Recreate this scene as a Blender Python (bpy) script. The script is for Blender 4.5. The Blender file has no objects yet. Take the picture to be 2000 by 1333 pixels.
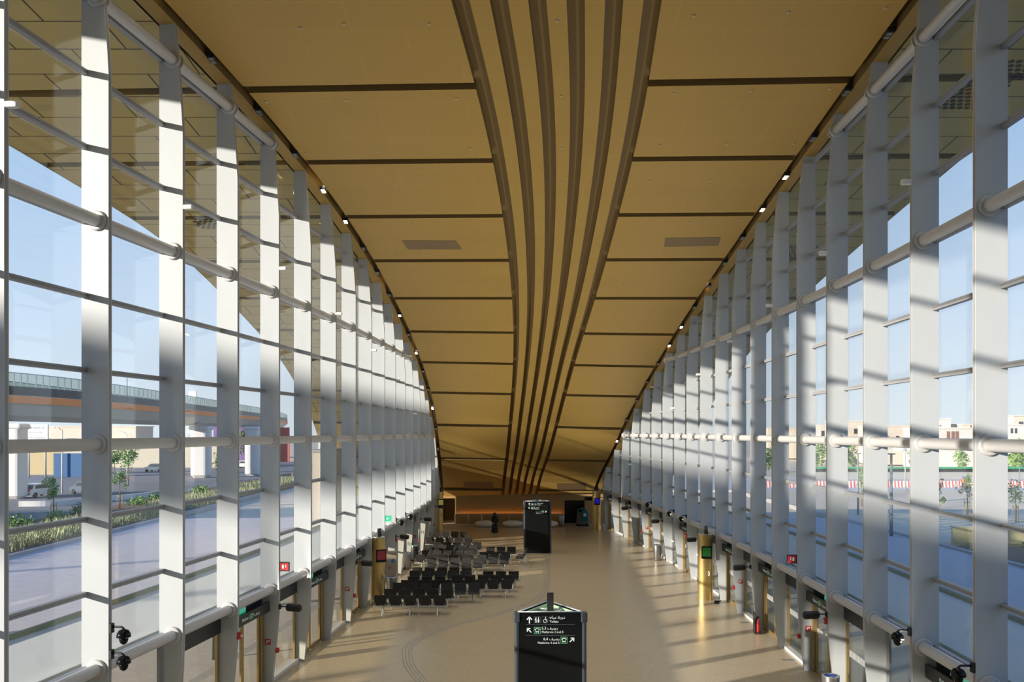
import bpy, math, random
from math import sin, cos, pi, sqrt
from mathutils import Vector, Matrix
import numpy as np
random.seed(7)
SC = bpy.context.scene
COL = SC.collection
F, CX, HY, HC = 1640.0, 1000.0, 844.0, 8.2     # focal length, principal column, horizon row (2000x1333 frame), eye height

# ------------------------------------------------------------------ materials
MATS = {}
def mat(name, col=(.5,.5,.5), rough=.5, metal=0., emit=None, es=0., spec=.5, noise=0., nscale=8., bump=0., coat=0.):
    m = bpy.data.materials.new(name); m.use_nodes = True
    nt = m.node_tree; b = nt.nodes['Principled BSDF']
    b.inputs['Base Color'].default_value = (*col, 1)
    b.inputs['Roughness'].default_value = rough
    b.inputs['Metallic'].default_value = metal
    b.inputs['Specular IOR Level'].default_value = spec
    b.inputs['Coat Weight'].default_value = coat
    if emit:
        b.inputs['Emission Color'].default_value = (*emit, 1); b.inputs['Emission Strength'].default_value = es
    tc = nt.nodes.new('ShaderNodeTexCoord')
    n = nt.nodes.new('ShaderNodeTexNoise'); n.inputs['Scale'].default_value = nscale; n.inputs['Detail'].default_value = 4
    nt.links.new(tc.outputs['Object'], n.inputs['Vector'])
    mx = nt.nodes.new('ShaderNodeMix'); mx.data_type = 'RGBA'; mx.blend_type = 'MULTIPLY'
    mx.inputs[0].default_value = 1.0
    rp = nt.nodes.new('ShaderNodeMapRange'); rp.inputs['To Min'].default_value = 1 - noise; rp.inputs['To Max'].default_value = 1 + noise
    nt.links.new(n.outputs['Fac'], rp.inputs['Value'])
    mx.inputs[6].default_value = (*col, 1)
    nt.links.new(rp.outputs['Result'], mx.inputs[7])
    if noise > 0: nt.links.new(mx.outputs[2], b.inputs['Base Color'])
    if bump > 0:
        bp = nt.nodes.new('ShaderNodeBump'); bp.inputs['Strength'].default_value = bump; bp.inputs['Distance'].default_value = .02
        nt.links.new(n.outputs['Fac'], bp.inputs['Height']); nt.links.new(bp.outputs['Normal'], b.inputs['Normal'])
    MATS[name] = m
    return m

def brick_mat(name, c1, c2, cm, w, h, mortar, rough, spec=.4, scale=1., rot=0., noise=.06, nscale=3., bump=.0, offset=.5):
    m = mat(name, c1, rough, spec=spec)
    nt = m.node_tree; b = nt.nodes['Principled BSDF']
    tc = nt.nodes.new('ShaderNodeTexCoord'); mp = nt.nodes.new('ShaderNodeMapping')
    mp.inputs['Rotation'].default_value = (0, 0, rot)
    br = nt.nodes.new('ShaderNodeTexBrick')
    br.inputs['Color1'].default_value = (*c1, 1); br.inputs['Color2'].default_value = (*c2, 1); br.inputs['Mortar'].default_value = (*cm, 1)
    br.inputs['Scale'].default_value = scale; br.inputs['Mortar Size'].default_value = mortar
    br.inputs['Brick Width'].default_value = w; br.inputs['Row Height'].default_value = h
    br.inputs['Mortar Smooth'].default_value = .1; br.offset = offset
    nt.links.new(tc.outputs['Object'], mp.inputs['Vector']); nt.links.new(mp.outputs['Vector'], br.inputs['Vector'])
    n = nt.nodes.new('ShaderNodeTexNoise'); n.inputs['Scale'].default_value = nscale; n.inputs['Detail'].default_value = 6
    nt.links.new(tc.outputs['Object'], n.inputs['Vector'])
    rp = nt.nodes.new('ShaderNodeMapRange'); rp.inputs['To Min'].default_value = 1 - noise; rp.inputs['To Max'].default_value = 1 + noise
    nt.links.new(n.outputs['Fac'], rp.inputs['Value'])
    mx = nt.nodes.new('ShaderNodeMix'); mx.data_type = 'RGBA'; mx.blend_type = 'MULTIPLY'; mx.inputs[0].default_value = 1.
    nt.links.new(br.outputs['Color'], mx.inputs[6]); nt.links.new(rp.outputs['Result'], mx.inputs[7])
    nt.links.new(mx.outputs[2], b.inputs['Base Color'])
    if bump:
        bp = nt.nodes.new('ShaderNodeBump'); bp.inputs['Strength'].default_value = bump; bp.inputs['Distance'].default_value = .01; bp.invert = True
        nt.links.new(br.outputs['Fac'], bp.inputs['Height']); nt.links.new(bp.outputs['Normal'], b.inputs['Normal'])
    return m

def glass_mat(name, tint, refl=.9, base=.03):
    m = bpy.data.materials.new(name); m.use_nodes = True; nt = m.node_tree; nt.nodes.clear()
    out = nt.nodes.new('ShaderNodeOutputMaterial'); mix = nt.nodes.new('ShaderNodeMixShader')
    tr = nt.nodes.new('ShaderNodeBsdfTransparent'); gl = nt.nodes.new('ShaderNodeBsdfGlossy')
    tr.inputs['Color'].default_value = (*tint, 1); gl.inputs['Roughness'].default_value = 0.0
    lw = nt.nodes.new('ShaderNodeLayerWeight'); pw = nt.nodes.new('ShaderNodeMath'); pw.operation = 'POWER'; pw.inputs[1].default_value = 5
    ma = nt.nodes.new('ShaderNodeMath'); ma.operation = 'MULTIPLY_ADD'; ma.inputs[1].default_value = refl; ma.inputs[2].default_value = base
    nt.links.new(lw.outputs['Facing'], pw.inputs[0]); nt.links.new(pw.outputs[0], ma.inputs[0])
    nt.links.new(ma.outputs[0], mix.inputs[0]); nt.links.new(tr.outputs[0], mix.inputs[1]); nt.links.new(gl.outputs[0], mix.inputs[2])
    nt.links.new(mix.outputs[0], out.inputs['Surface'])
    MATS[name] = m
    return m

GOLDC = (.47, .305, .078)
mat('steel', (.53,.565,.575), .42, noise=.03, nscale=2)
mat('steel_tube', (.56,.555,.54), .38, noise=.03)
mat('transom_grey', (.34,.345,.35), .4)
mat('sill_white', (.68,.68,.66), .4)
brick_mat('ceiling_panel', GOLDC, (.458,.296,.076), (.52,.345,.10), 2.7, 1.25, .010, .55, spec=.3, noise=.05, nscale=.5, bump=.3)
brick_mat('soffit_panel', (.60,.45,.17), (.575,.43,.16), (.07,.05,.02), 2.9, 1.3, .025, .6, spec=.2, noise=.05, nscale=.5)
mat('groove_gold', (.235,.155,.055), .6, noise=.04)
mat('slot_dark', (.10,.066,.03), .7)
brick_mat('floor_stone', (.52,.435,.30), (.50,.42,.29), (.60,.52,.38), 1.1, .3, .008, .26, spec=.45, rot=.35, noise=.10, nscale=9)
mat('wall_gold', (.34,.215,.075), .55, noise=.05, nscale=1)
mat('portal_brown', (.20,.115,.045), .6, noise=.05)
mat('black_gloss', (.006,.007,.008), .12, spec=.22)
mat('black_panel', (.022,.025,.027), .4)
mat('black_matte', (.016,.016,.017), .6)
mat('dark_post', (.06,.075,.085), .35, metal=.3)
mat('gold_metal', (.58,.42,.16), .32, metal=.85, noise=.06, nscale=3)
mat('gold_frame', (.45,.33,.15), .38, metal=.7)
mat('kiosk_side', (.03,.03,.03), .4)
mat('chrome', (.62,.64,.65), .25, metal=.9)
mat('alu', (.60,.64,.66), .35, metal=.6)
mat('seat_black', (.024,.025,.028), .6, noise=.15, nscale=60)
mat('white_plastic', (.75,.75,.73), .4)
mat('bean_white', (.82,.81,.78), .35)
mat('red', (.55,.03,.03), .4)
mat('red_sign', (.50,.03,.035), .4)
mat('green_sign', (0.,.28,.16), .4, emit=(0.,.55,.30), es=.35)
mat('sign_white', (.60,.68,.66), .5, emit=(.8,1.,.95), es=.07)
mat('sign_green', (.10,.42,.16), .5, emit=(.1,.5,.2), es=.2)
mat('sign_line', (.09,.11,.12), .5)
mat('screen_red', (.08,.008,.01), .2, emit=(.36,.03,.035), es=.14)
mat('screen_green', (.008,.07,.012), .2, emit=(.02,.25,.04), es=.15)
mat('screen_blue', (.01,.01,.16), .2, emit=(.01,.01,.35), es=.35)
mat('screen_amber', (.15,.12,.03), .2, emit=(.3,.25,.05), es=.4)
mat('lamp_lens', (.9,.85,.7), .3, emit=(1,.85,.55), es=14)
mat('lamp_off', (.25,.25,.24), .3)
mat('led_amber', (1,.6,.3), .4, emit=(1.,.42,.10), es=9)
mat('inner_green', (.42,.62,.40), .5)
mat('cream_panel', (.72,.60,.38), .5)
mat('skin', (.42,.25,.17), .5)
mat('abaya', (.010,.010,.011), .8)
mat('leaf', (.13,.24,.05), .6, noise=.3, nscale=2)
mat('leaf_light', (.22,.36,.09), .6, noise=.3, nscale=2)
mat('grass_pale', (.42,.45,.24), .8, noise=.25, nscale=3)
mat('bark', (.22,.15,.09), .8)
mat('stake', (.50,.30,.12), .7)
brick_mat('paver', (.64,.59,.54), (.60,.555,.51), (.50,.47,.43), .4, .2, .012, .8, spec=.2, noise=.12, nscale=1.2)
mat('kerb', (.48,.46,.43), .8, noise=.08)
mat('asphalt', (.24,.24,.24), .85, noise=.12, nscale=1)
mat('soil', (.22,.14,.08), .9, noise=.25, nscale=2)
mat('sand', (.74,.62,.45), .9, noise=.2, nscale=.5, bump=.3)
mat('road_pale', (.68,.66,.62), .9, noise=.1, nscale=.4)
mat('canopy_pale', (.80,.80,.74), .7, noise=.04, nscale=1)
mat('canopy_edge', (.30,.34,.24), .6)
mat('concrete', (.60,.60,.55), .8, noise=.06, nscale=.8)
mat('concrete_white', (.74,.73,.70), .8, noise=.06, nscale=.6)
mat('orange', (.85,.30,.08), .6)
mat('fence_grey', (.40,.40,.38), .6)
mat('hoard_blue', (.03,.12,.28), .5)
mat('hoard_cream', (.60,.55,.42), .7)
mat('hoard_green', (.02,.36,.13), .5)
mat('barrier_red', (.62,.13,.10), .5)
mat('barrier_white', (.78,.76,.72), .5)
mat('build_white', (.74,.70,.62), .8, noise=.04, nscale=.3)
mat('build_cream', (.68,.60,.48), .8, noise=.04, nscale=.3)
mat('build_brown', (.30,.17,.12), .7)
mat('build_glass', (.05,.06,.07), .2)
mat('plant_wall', (.55,.44,.22), .7, noise=.05)
mat('pole_grey', (.20,.25,.26), .5)
mat('car_white', (.75,.75,.74), .25, coat=.5)
mat('car_grey', (.10,.14,.18), .25, coat=.5)
mat('tyre', (.02,.02,.02), .8)
mat('vest', (.75,.16,.03), .7)
mat('helmet_blue', (.02,.12,.55), .4)
mat('trouser', (.05,.06,.09), .8)
mat('scrub_teal', (.0,.16,.20), .35)
mat('scrub_grey', (.11,.115,.12), .5)
mat('purple', (.22,.12,.33), .6)
mat('stud_grey', (.36,.35,.345), .45, metal=.2)
mat('bin_steel', (.30,.29,.27), .3, metal=.8)
mat('disc_pale', (.50,.42,.24), .5)
mat('bag_blue', (.01,.06,.40), .5)
mat('pale_cabinet', (.46,.38,.30), .45)
mat('sticker_red', (.62,.16,.12), .5)
mat('sticker_blue', (.05,.25,.5), .5)
glass_mat('glass', (.92,.955,.94), base=.045)
glass_mat('glass_door', (.85,.85,.76), base=.05)
glass_mat('film', (.80,.82,.80), base=.02)
glass_mat('mesh_screen', (.72,.76,.74), refl=.1, base=.0)

# ------------------------------------------------------------------ mesh builder
class MB:
    def __init__(s): s.v = []; s.f = []; s.sm = []
    def add(s, vs, fs, smooth=False):
        o = len(s.v); s.v += [tuple(p) for p in vs]
        s.f += [tuple(i + o for i in f) for f in fs]; s.sm += [smooth] * len(fs); return s
    def box(s, c, d, M=None):
        x, y, z = d[0]/2, d[1]/2, d[2]/2
        vs = [Vector((sx*x, sy*y, sz*z)) for sz in (-1,1) for sy in (-1,1) for sx in (-1,1)]
        if M is not None: vs = [M @ p for p in vs]
        vs = [p + Vector(c) for p in vs]
        return s.add(vs, [(0,2,3,1),(4,5,7,6),(0,1,5,4),(2,6,7,3),(0,4,6,2),(1,3,7,5)])
    def rbox(s, c, d, r=.02, M=None, seg=2):
        # box with rounded vertical edges and a chamfered top and bottom
        x, y, z = d[0]/2, d[1]/2, d[2]/2; r = min(r, x*.95, y*.95, z*.9)
        def ring(ins, zz):
            out = []
            for qx, qy, a0 in ((1,1,0),(-1,1,90),(-1,-1,180),(1,-1,270)):
                for k in range(seg+1):
                    a = math.radians(a0 + 90*k/seg)
                    out.append(Vector((qx*(x-r) + (r-ins)*cos(a), qy*(y-r) + (r-ins)*sin(a), zz)))
            return out
        rings = [ring(r*.6, -z), ring(0, -z+r*.6), ring(0, z-r*.6), ring(r*.6, z)]
        n = len(rings[0]); vs = [p for rg in rings for p in rg]
        if M is not None: vs = [M @ p for p in vs]
        vs = [p + Vector(c) for p in vs]
        fs = [(k*n+i, k*n+(i+1)%n, (k+1)*n+(i+1)%n, (k+1)*n+i) for k in range(3) for i in range(n)]
        fs += [tuple(range(n-1,-1,-1)), tuple(range(3*n, 4*n))]
        return s.add(vs, fs)
    def prism(s, poly, axis, a, b, T=None):
        # poly: 2-D outline extruded along axis ('x','y','z') between a and b
        def P(p, h):
            q = {'x': (h, p[0], p[1]), 'y': (p[0], h, p[1]), 'z': (p[0], p[1], h)}[axis]
            return T(Vector(q)) if T else Vector(q)
        n = len(poly); vs = [P(p, a) for p in poly] + [P(p, b) for p in poly]
        fs = [tuple(range(n-1,-1,-1)), tuple(range(n, 2*n))] + [(i, (i+1)%n, n+(i+1)%n, n+i) for i in range(n)]
        return s.add(vs, fs)
    def tube(s, pts, r, n=10, cap=True, smooth=True):
        pts = [Vector(p) for p in pts]; rs = r if isinstance(r, (list, tuple)) else [r]*len(pts)
        vs = []; ref = Vector((0,0,1))
        for i, p in enumerate(pts):
            t = (pts[min(i+1,len(pts)-1)] - pts[max(i-1,0)]).normalized()
            a = t.cross(ref)
            if a.length < .05: a = t.cross(Vector((0,1,0)))
            a.normalize(); b = t.cross(a).normalized()
            vs += [p + (a*cos(2*pi*k/n) + b*sin(2*pi*k/n))*rs[i] for k in range(n)]
        fs = [(i*n+k, i*n+(k+1)%n, (i+1)*n+(k+1)%n, (i+1)*n+k) for i in range(len(pts)-1) for k in range(n)]
        s.add(vs, fs, smooth)
        if cap:
            o = len(s.v) - len(vs)
            s.f += [tuple(o+k for k in range(n-1,-1,-1)), tuple(o+(len(pts)-1)*n+k for k in range(n))]; s.sm += [False, False]
        return s
    def lathe(s, prof, c=(0,0,0), n=20, sx=1., sy=1., smooth=True):
        vs = []
        for r, z in prof: vs += [(c[0]+r*cos(2*pi*k/n)*sx, c[1]+r*sin(2*pi*k/n)*sy, c[2]+z) for k in range(n)]
        m = len(prof)
        fs = [(i*n+k, i*n+(k+1)%n, (i+1)*n+(k+1)%n, (i+1)*n+k) for i in range(m-1) for k in range(n)]
        s.add(vs, fs, smooth); o = len(s.v)-len(vs)
        s.f += [tuple(o+k for k in range(n-1,-1,-1)), tuple(o+(m-1)*n+k for k in range(n))]; s.sm += [False, False]
        return s
    def build(s, name, m, parent=None, off=None):
        me = bpy.data.meshes.new(name)
        vs = s.v if off is None else [(p[0]-off[0], p[1]-off[1], p[2]-off[2]) for p in s.v]
        me.from_pydata(vs, [], s.f)
        me.polygons.foreach_set('use_smooth', s.sm)
        me.update()
        ms = m if isinstance(m, (list, tuple)) else [m]
        for q in ms: me.materials.append(MATS[q])
        o = bpy.data.objects.new(name, me); COL.objects.link(o)
        if parent: o.parent = parent
        return o

def tag(o, label=None, cat=None, group=None, kind=None):
    if label: o['label'] = label
    if cat: o['category'] = cat
    if group: o['group'] = group
    if kind: o['kind'] = kind
    return o
def empty(name, loc=(0,0,0), rz=0., label=None, cat=None, group=None, kind=None):
    o = bpy.data.objects.new(name, None); COL.objects.link(o)
    o.location = loc; o.rotation_euler = (0,0,rz); o.empty_display_size = .2
    return tag(o, label, cat, group, kind)
def dup(root, loc, rz=0., label=None, group=None, name=None):
    r = root.copy(); COL.objects.link(r); r.location = loc; r.rotation_euler = (0,0,rz)
    if name: r.name = name
    if label: r['label'] = label
    if group: r['group'] = group
    for ch in KIDS.get(root.name, []) or root.children:
        c = ch.copy(); COL.objects.link(c); c.parent = r
        for g in ch.children:
            d = g.copy(); COL.objects.link(d); d.parent = c
    return r
KIDS = {}
ORD = ['first','second','third','fourth','fifth','sixth','seventh','eighth','ninth','tenth','eleventh','twelfth','thirteenth','fourteenth',
       'fifteenth','sixteenth','seventeenth','eighteenth','nineteenth','twentieth','twenty-first','twenty-second']

def text_mesh(body, size, depth=.004, align='LEFT'):
    c = bpy.data.curves.new('t', 'FONT'); c.body = body; c.size = size; c.extrude = depth/2; c.align_x = align; c.resolution_u = 3
    o = bpy.data.objects.new('t', c); COL.objects.link(o); bpy.context.view_layer.update()
    me = bpy.data.meshes.new_from_object(o.evaluated_get(bpy.context.evaluated_depsgraph_get()))
    bpy.data.objects.remove(o); bpy.data.curves.remove(c)
    return me
def text(body, size, m, parent, loc, rot=(pi/2,0,0), align='LEFT', name='lettering'):
    me = text_mesh(body, size, align=align); me.materials.clear(); me.materials.append(MATS[m]); me.name = name
    o = bpy.data.objects.new(name, me); COL.objects.link(o); o.parent = parent; o.location = loc; o.rotation_euler = rot
    return o
AR_TOILET = 'o\uFE8E\uFEF4\uFEE3 \u00F6\uFEAD\uFEED\uFEA9'
AR_PLAT = '\uFED2\uFEF4\uFEBB\uFEAD'

# ------------------------------------------------------------------ plan and section of the hall
def spl(pts):
    xs = np.array([p[0] for p in pts], float); ys = np.array([p[1] for p in pts], float)
    # natural cubic spline
    n = len(xs); h = np.diff(xs); A = np.zeros((n,n)); r = np.zeros(n); A[0,0] = A[-1,-1] = 1
    for i in range(1, n-1):
        A[i,i-1] = h[i-1]; A[i,i] = 2*(h[i-1]+h[i]); A[i,i+1] = h[i]
        r[i] = 6*((ys[i+1]-ys[i])/h[i] - (ys[i]-ys[i-1])/h[i-1])
    M = np.linalg.solve(A, r)
    def f(x):
        x = min(max(x, xs[0]), xs[-1]); i = min(max(int(np.searchsorted(xs, x)) - 1, 0), n-2)
        a = xs[i+1]-x; b = x-xs[i]; H = h[i]
        return float(M[i]*a**3/(6*H) + M[i+1]*b**3/(6*H) + (ys[i]/H - M[i]*H/6)*a + (ys[i+1]/H - M[i+1]*H/6)*b)
    return f
GL = spl([(-12,-13.1),(0,-11.5),(10,-10.23),(18,-9.19),(24,-8.43),(30,-7.80),(36,-7.33),(45,-6.88),(54,-6.54),(63,-6.42),(72,-6.68),(80,-7.0)])
GR = spl([(-12,7.7),(0,8.72),(10,9.45),(19.8,10.04),(29,10.42),(38,10.56),(46.8,10.40),(53,10.13),(59,9.70),(65,9.08),(71,8.35),(80,7.2)])
ZS = spl([(-14,19.0),(-6,19.1),(2,19.08),(9.3,18.95),(14.3,18.77),(19.3,18.48),(24.3,18.10),(29.3,17.6),(34.3,16.98),(39.3,16.2),(44.3,15.25),
          (49.3,14.12),(54.3,12.75),(59.3,11.02),(64.3,8.78),(69.3,6.05),(74.3,3.17),(75.12,2.42),(76,1.4)])
EL = spl([(-14,-21.),(0,-20.),(18,-18.),(28,-16.7),(31.5,-16.1),(36,-15.4),(43,-15.1),(57,-14.9),(65,-15.2),(78,-15.6)])
ER = spl([(-14,14.2),(0,14.7),(18,15.3),(28,15.5),(37,15.5),(48,15.1),(60,14.6),(78,13.5)])
G1 = spl([(-14,-3.2),(0,-2.7),(19.9,-1.25),(24.2,-.85),(35.7,-.10),(45,.2),(54,.23),(66,-.23),(75,-.83),(80,-1.2)])
G6 = spl([(-14,2.0),(0,2.4),(19.9,3.30),(24.2,3.66),(35.7,4.15),(45,4.2),(54,3.94),(66,3.23),(75,2.18),(80,1.7)])
GW = spl([(-14,.44),(20,.43),(35,.42),(54,.32),(75,.275),(80,.27)])
def YL(i): return 18 + 3.02*i
def YR(j): return 19.8 + 3.02*j
def ynorm(f, y, e=.05):
    d = (f(y+e)-f(y-e))/(2*e); t = Vector((d, 1, 0)).normalized(); return t
TUBES = (3.13, 7.93, 12.70, 17.47)
def floor_at(px, py): Y = HC*F/(py-HY); return Vector(((px-CX)*Y/F, Y, 0))
def at_depth(px, py, Y): return Vector(((px-CX)*Y/F, Y, HC-(py-HY)*Y/F))
def ceil_at(px, py):
    lo, hi = 14., 75.
    for _ in range(50):
        m = (lo+hi)/2; y = HY - (ZS(m)-HC)*F/m
        if y < py: lo = m
        else: hi = m
    return Vector(((px-CX)*lo/F, lo, ZS(lo)))
SIDES = {'left': (GL, YL, 1, -1), 'right': (GR, YR, -1, 1)}
FIRST = {'left': -6, 'right': -7}; LAST = {'left': 18, 'right': 17}

# ------------------------------------------------------------------ floor and ground
Y0, Y1 = -11., 75.3
fl = MB(); ys = np.linspace(Y0, Y1, 30)
vs = []
for y in ys: vs += [(GL(y)-.1, y, 0), (GR(y)+.1, y, 0)]
n = len(vs); fs = [(2*i, 2*i+1, 2*i+3, 2*i+2) for i in range(len(ys)-1)]
fl.add(vs, fs); fl.add([(x,y,-.3) for x,y,z in vs], [f[::-1] for f in fs])
tag(fl.build('floor', 'floor_stone'), 'polished beige stone floor of the long hall', 'floor', kind='structure')
def slab(name, poly, z0, z1, m, label=None, cat=None, kind='structure', group=None):
    return tag(MB().prism(poly, 'z', z0, z1).build(name, m), label, cat, group, kind)
def strip(name, fa, fb, ya, yb, z0, z1, m, label, cat, kind='structure', n=16):
    ys = np.linspace(ya, yb, n); poly = [(fa(y), y) for y in ys] + [(fb(y), y) for y in ys[::-1]]
    return slab(name, poly, z0, z1, m, label, cat, kind)
gl_, gr_ = (lambda y: GL(y)-.12), (lambda y: GR(y)+.12)
strip('pavement_left', lambda y: -32.8, gl_, -60, 80, -.3, -.02, 'paver', 'pale paver forecourt outside the left glass wall', 'pavement')
strip('pavement_right', gr_, lambda y: 30.8, -60, 80, -.3, -.02, 'paver', 'shaded paver forecourt outside the right glass wall', 'pavement')
slab('ground', [(-600,-400),(600,-400),(600,900),(-600,900)], -1.2, -.32, 'sand', 'sandy ground around the station', 'ground')
slab('kerb_left', [(-33.2,-60),(-32.8,-60),(-32.8,110),(-33.2,110)], -.3, .14, 'kerb', 'pale kerb along the planted bed on the left', 'kerb')
slab('planting_bed_left', [(-44,-60),(-33.2,-60),(-33.2,170),(-44,170)], -.3, .06, 'soil', 'brown soil bed behind the left forecourt kerb', 'planting bed')
slab('road_left', [(-120,-60),(-44,-60),(-44,230),(-120,230)], -.3, 0., 'asphalt', 'grey road passing beneath the flyover on the left', 'road')
slab('kerb_right', [(30.8,-60),(31.15,-60),(31.15,110),(30.8,110)], -.3, .14, 'kerb', 'stone kerb bordering the right forecourt', 'kerb')
slab('sand_lot', [(31.15,62),(120,62),(120,118),(31.15,118)], -.3, .02, 'sand', 'bare sandy lot beyond the right forecourt', 'ground')
slab('planting_bed_right', [(31.15,-60),(60,-60),(60,60),(31.15,60)], -.3, .06, 'soil', 'soil bed before the low cream wall on the right', 'planting bed')
slab('road_right', [(-5,118),(160,118),(160,150),(-5,150)], -.3, .0, 'road_pale', 'pale road behind the red and white barrier', 'road')

# ------------------------------------------------------------------ ceiling, soffits, roof
JN = list(range(-6, 11)); JL = [24.3+5*n for n in JN]
JRm = {0:23.7,1:28.9,2:34.0,3:39.1,4:44.3,5:49.9,6:55.2,7:60.1,8:65.0,9:70.0,10:74.7}
JR = [JRm.get(n, 23.7+5.1*n) for n in JN]
def rowY(y0, X):      # joint lines are a little skewed in plan
    yr = float(np.interp(y0, JL, JR)) if y0 >= JL[0] else JR[0]+(y0-JL[0])
    return y0 + (yr-y0)*(X+8)/18.
def cell_sheet(name, m, mrec, rows, rowrec, colf, recf, depth, parent=None, zoff=0.):
    """rows: nominal y list; colf(y) -> list of x; recf(row, col) -> recessed; builds the sheet with its recess walls"""
    mb = MB(); R = len(rows); rowx = [colf(y) for y in rows]; C = len(rowx[0])
    P = {}; 
    for i, y0 in enumerate(rows):
        for j in range(C):
            X = rowx[i][j]; Y = rowY(y0, X); Y = min(Y, 75.12); z = ZS(Y)+zoff; d = (ZS(min(Y+.1,76))-ZS(Y-.1))/.2
            nx = Vector((0, -d, 1)).normalized(); p = Vector((X, Y, z)); P[i,j,0] = p; P[i,j,1] = p + nx*depth
    mats = []
    def q(a,b,c,d,mi): mb.add([a,b,c,d], [(0,1,2,3)]); mats.append(mi)
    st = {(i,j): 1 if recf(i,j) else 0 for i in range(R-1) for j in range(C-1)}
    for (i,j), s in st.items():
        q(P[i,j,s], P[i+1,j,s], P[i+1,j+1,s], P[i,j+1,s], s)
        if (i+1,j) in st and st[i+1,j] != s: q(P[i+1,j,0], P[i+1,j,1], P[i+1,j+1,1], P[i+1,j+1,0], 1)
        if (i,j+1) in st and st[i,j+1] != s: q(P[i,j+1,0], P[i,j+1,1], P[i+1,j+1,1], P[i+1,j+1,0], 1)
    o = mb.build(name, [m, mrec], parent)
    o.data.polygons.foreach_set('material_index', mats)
    return o
rows = [-11.]; rrec = []
for n, y in zip(JN, JL):
    if y < -9: continue
    a = y-.19; prev = rows[-1]
    for k in range(1, 5): rows.append(prev + (a-prev)*k/5); 
    rows += [a, y+.19]
rows += [74.9, 75.15]
slotrow = set()
for i in range(len(rows)-1):
    if any(abs((rows[i]+rows[i+1])/2 - y) < .02 for y in JL): slotrow.add(i)
def ccols(y):
    xs = [GL(y)+.02, GL(y)+.44, GL(y)+.70]
    for k in range(6):
        c = G1(y)+(G6(y)-G1(y))*k/5; w = GW(y)/2; xs += [c-w, c+w]
    return xs + [GR(y)-.70, GR(y)-.44, GR(y)-.02]
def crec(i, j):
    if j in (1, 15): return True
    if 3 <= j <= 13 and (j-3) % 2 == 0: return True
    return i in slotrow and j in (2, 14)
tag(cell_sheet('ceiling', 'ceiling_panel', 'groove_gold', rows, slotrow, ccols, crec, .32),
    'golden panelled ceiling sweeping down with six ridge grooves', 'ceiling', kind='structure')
for nm, fa, fb, w in (('soffit_left', EL, lambda y: GL(y)-.04, 'left'), ('soffit_right', lambda y: GR(y)+.04, ER, 'right')):
    tag(cell_sheet(nm, 'soffit_panel', 'groove_gold', rows, slotrow, lambda y, a=fa, b=fb: [a(y)+(b(y)-a(y))*k/4 for k in range(5)],
        lambda i, j: i in slotrow, .2), 'brown panelled roof soffit outside the %s glass wall' % w, 'soffit', kind='structure')
rf = MB(); vs = []
for y in rows: 
    z = ZS(min(y, 75.12))+.55
    vs += [(EL(y), y, z), (ER(y), y, z), (EL(y), y, z-.58), (ER(y), y, z-.58)]
k = len(rows)
rf.add(vs, [(4*i, 4*i+1, 4*i+5, 4*i+4) for i in range(k-1)] + [(4*i, 4*i+4, 4*i+6, 4*i+2) for i in range(k-1)] + [(4*i+1, 4*i+3, 4*i+7, 4*i+5) for i in range(k-1)]
       + [(0,2,3,1), (4*k-4, 4*k-3, 4*k-1, 4*k-2)])
tag(rf.build('roof', 'concrete'), 'outer roof shell over the hall', 'roof', kind='structure')
# dot grilles in the soffit outside
def grille(px, py, w, h, label):
    p = ceil_at(px, py); d = (ZS(p.y+.1)-ZS(p.y-.1))/.2; mb = MB()
    for a in range(int(w/.22)):
        for b in range(int(h/.22)):
            x = p.x+(a+.5*(b % 2))*.22; y = p.y+b*.22; z = ZS(y)-.012
            mb.prism([(x+.08*cos(t*pi/4), y+.08*sin(t*pi/4)) for t in range(8)], 'z', z-.012, z+.01)
    tag(mb.build('soffit_grille', 'black_matte'), label, 'grille', 'dotted soffit grilles')
grille(1878, 160, 1.6, 1.8, 'patch of black round holes in soffit behind near right glass')
grille(1975, 120, 1.2, 1.3, 'patch of black round holes in soffit at the right picture edge')
grille(1545, 480, 1.5, 1.6, 'patch of black round holes in soffit halfway along right glass')
grille(372, 425, 1.4, 1.4, 'patch of black round holes in soffit behind left glass')

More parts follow.
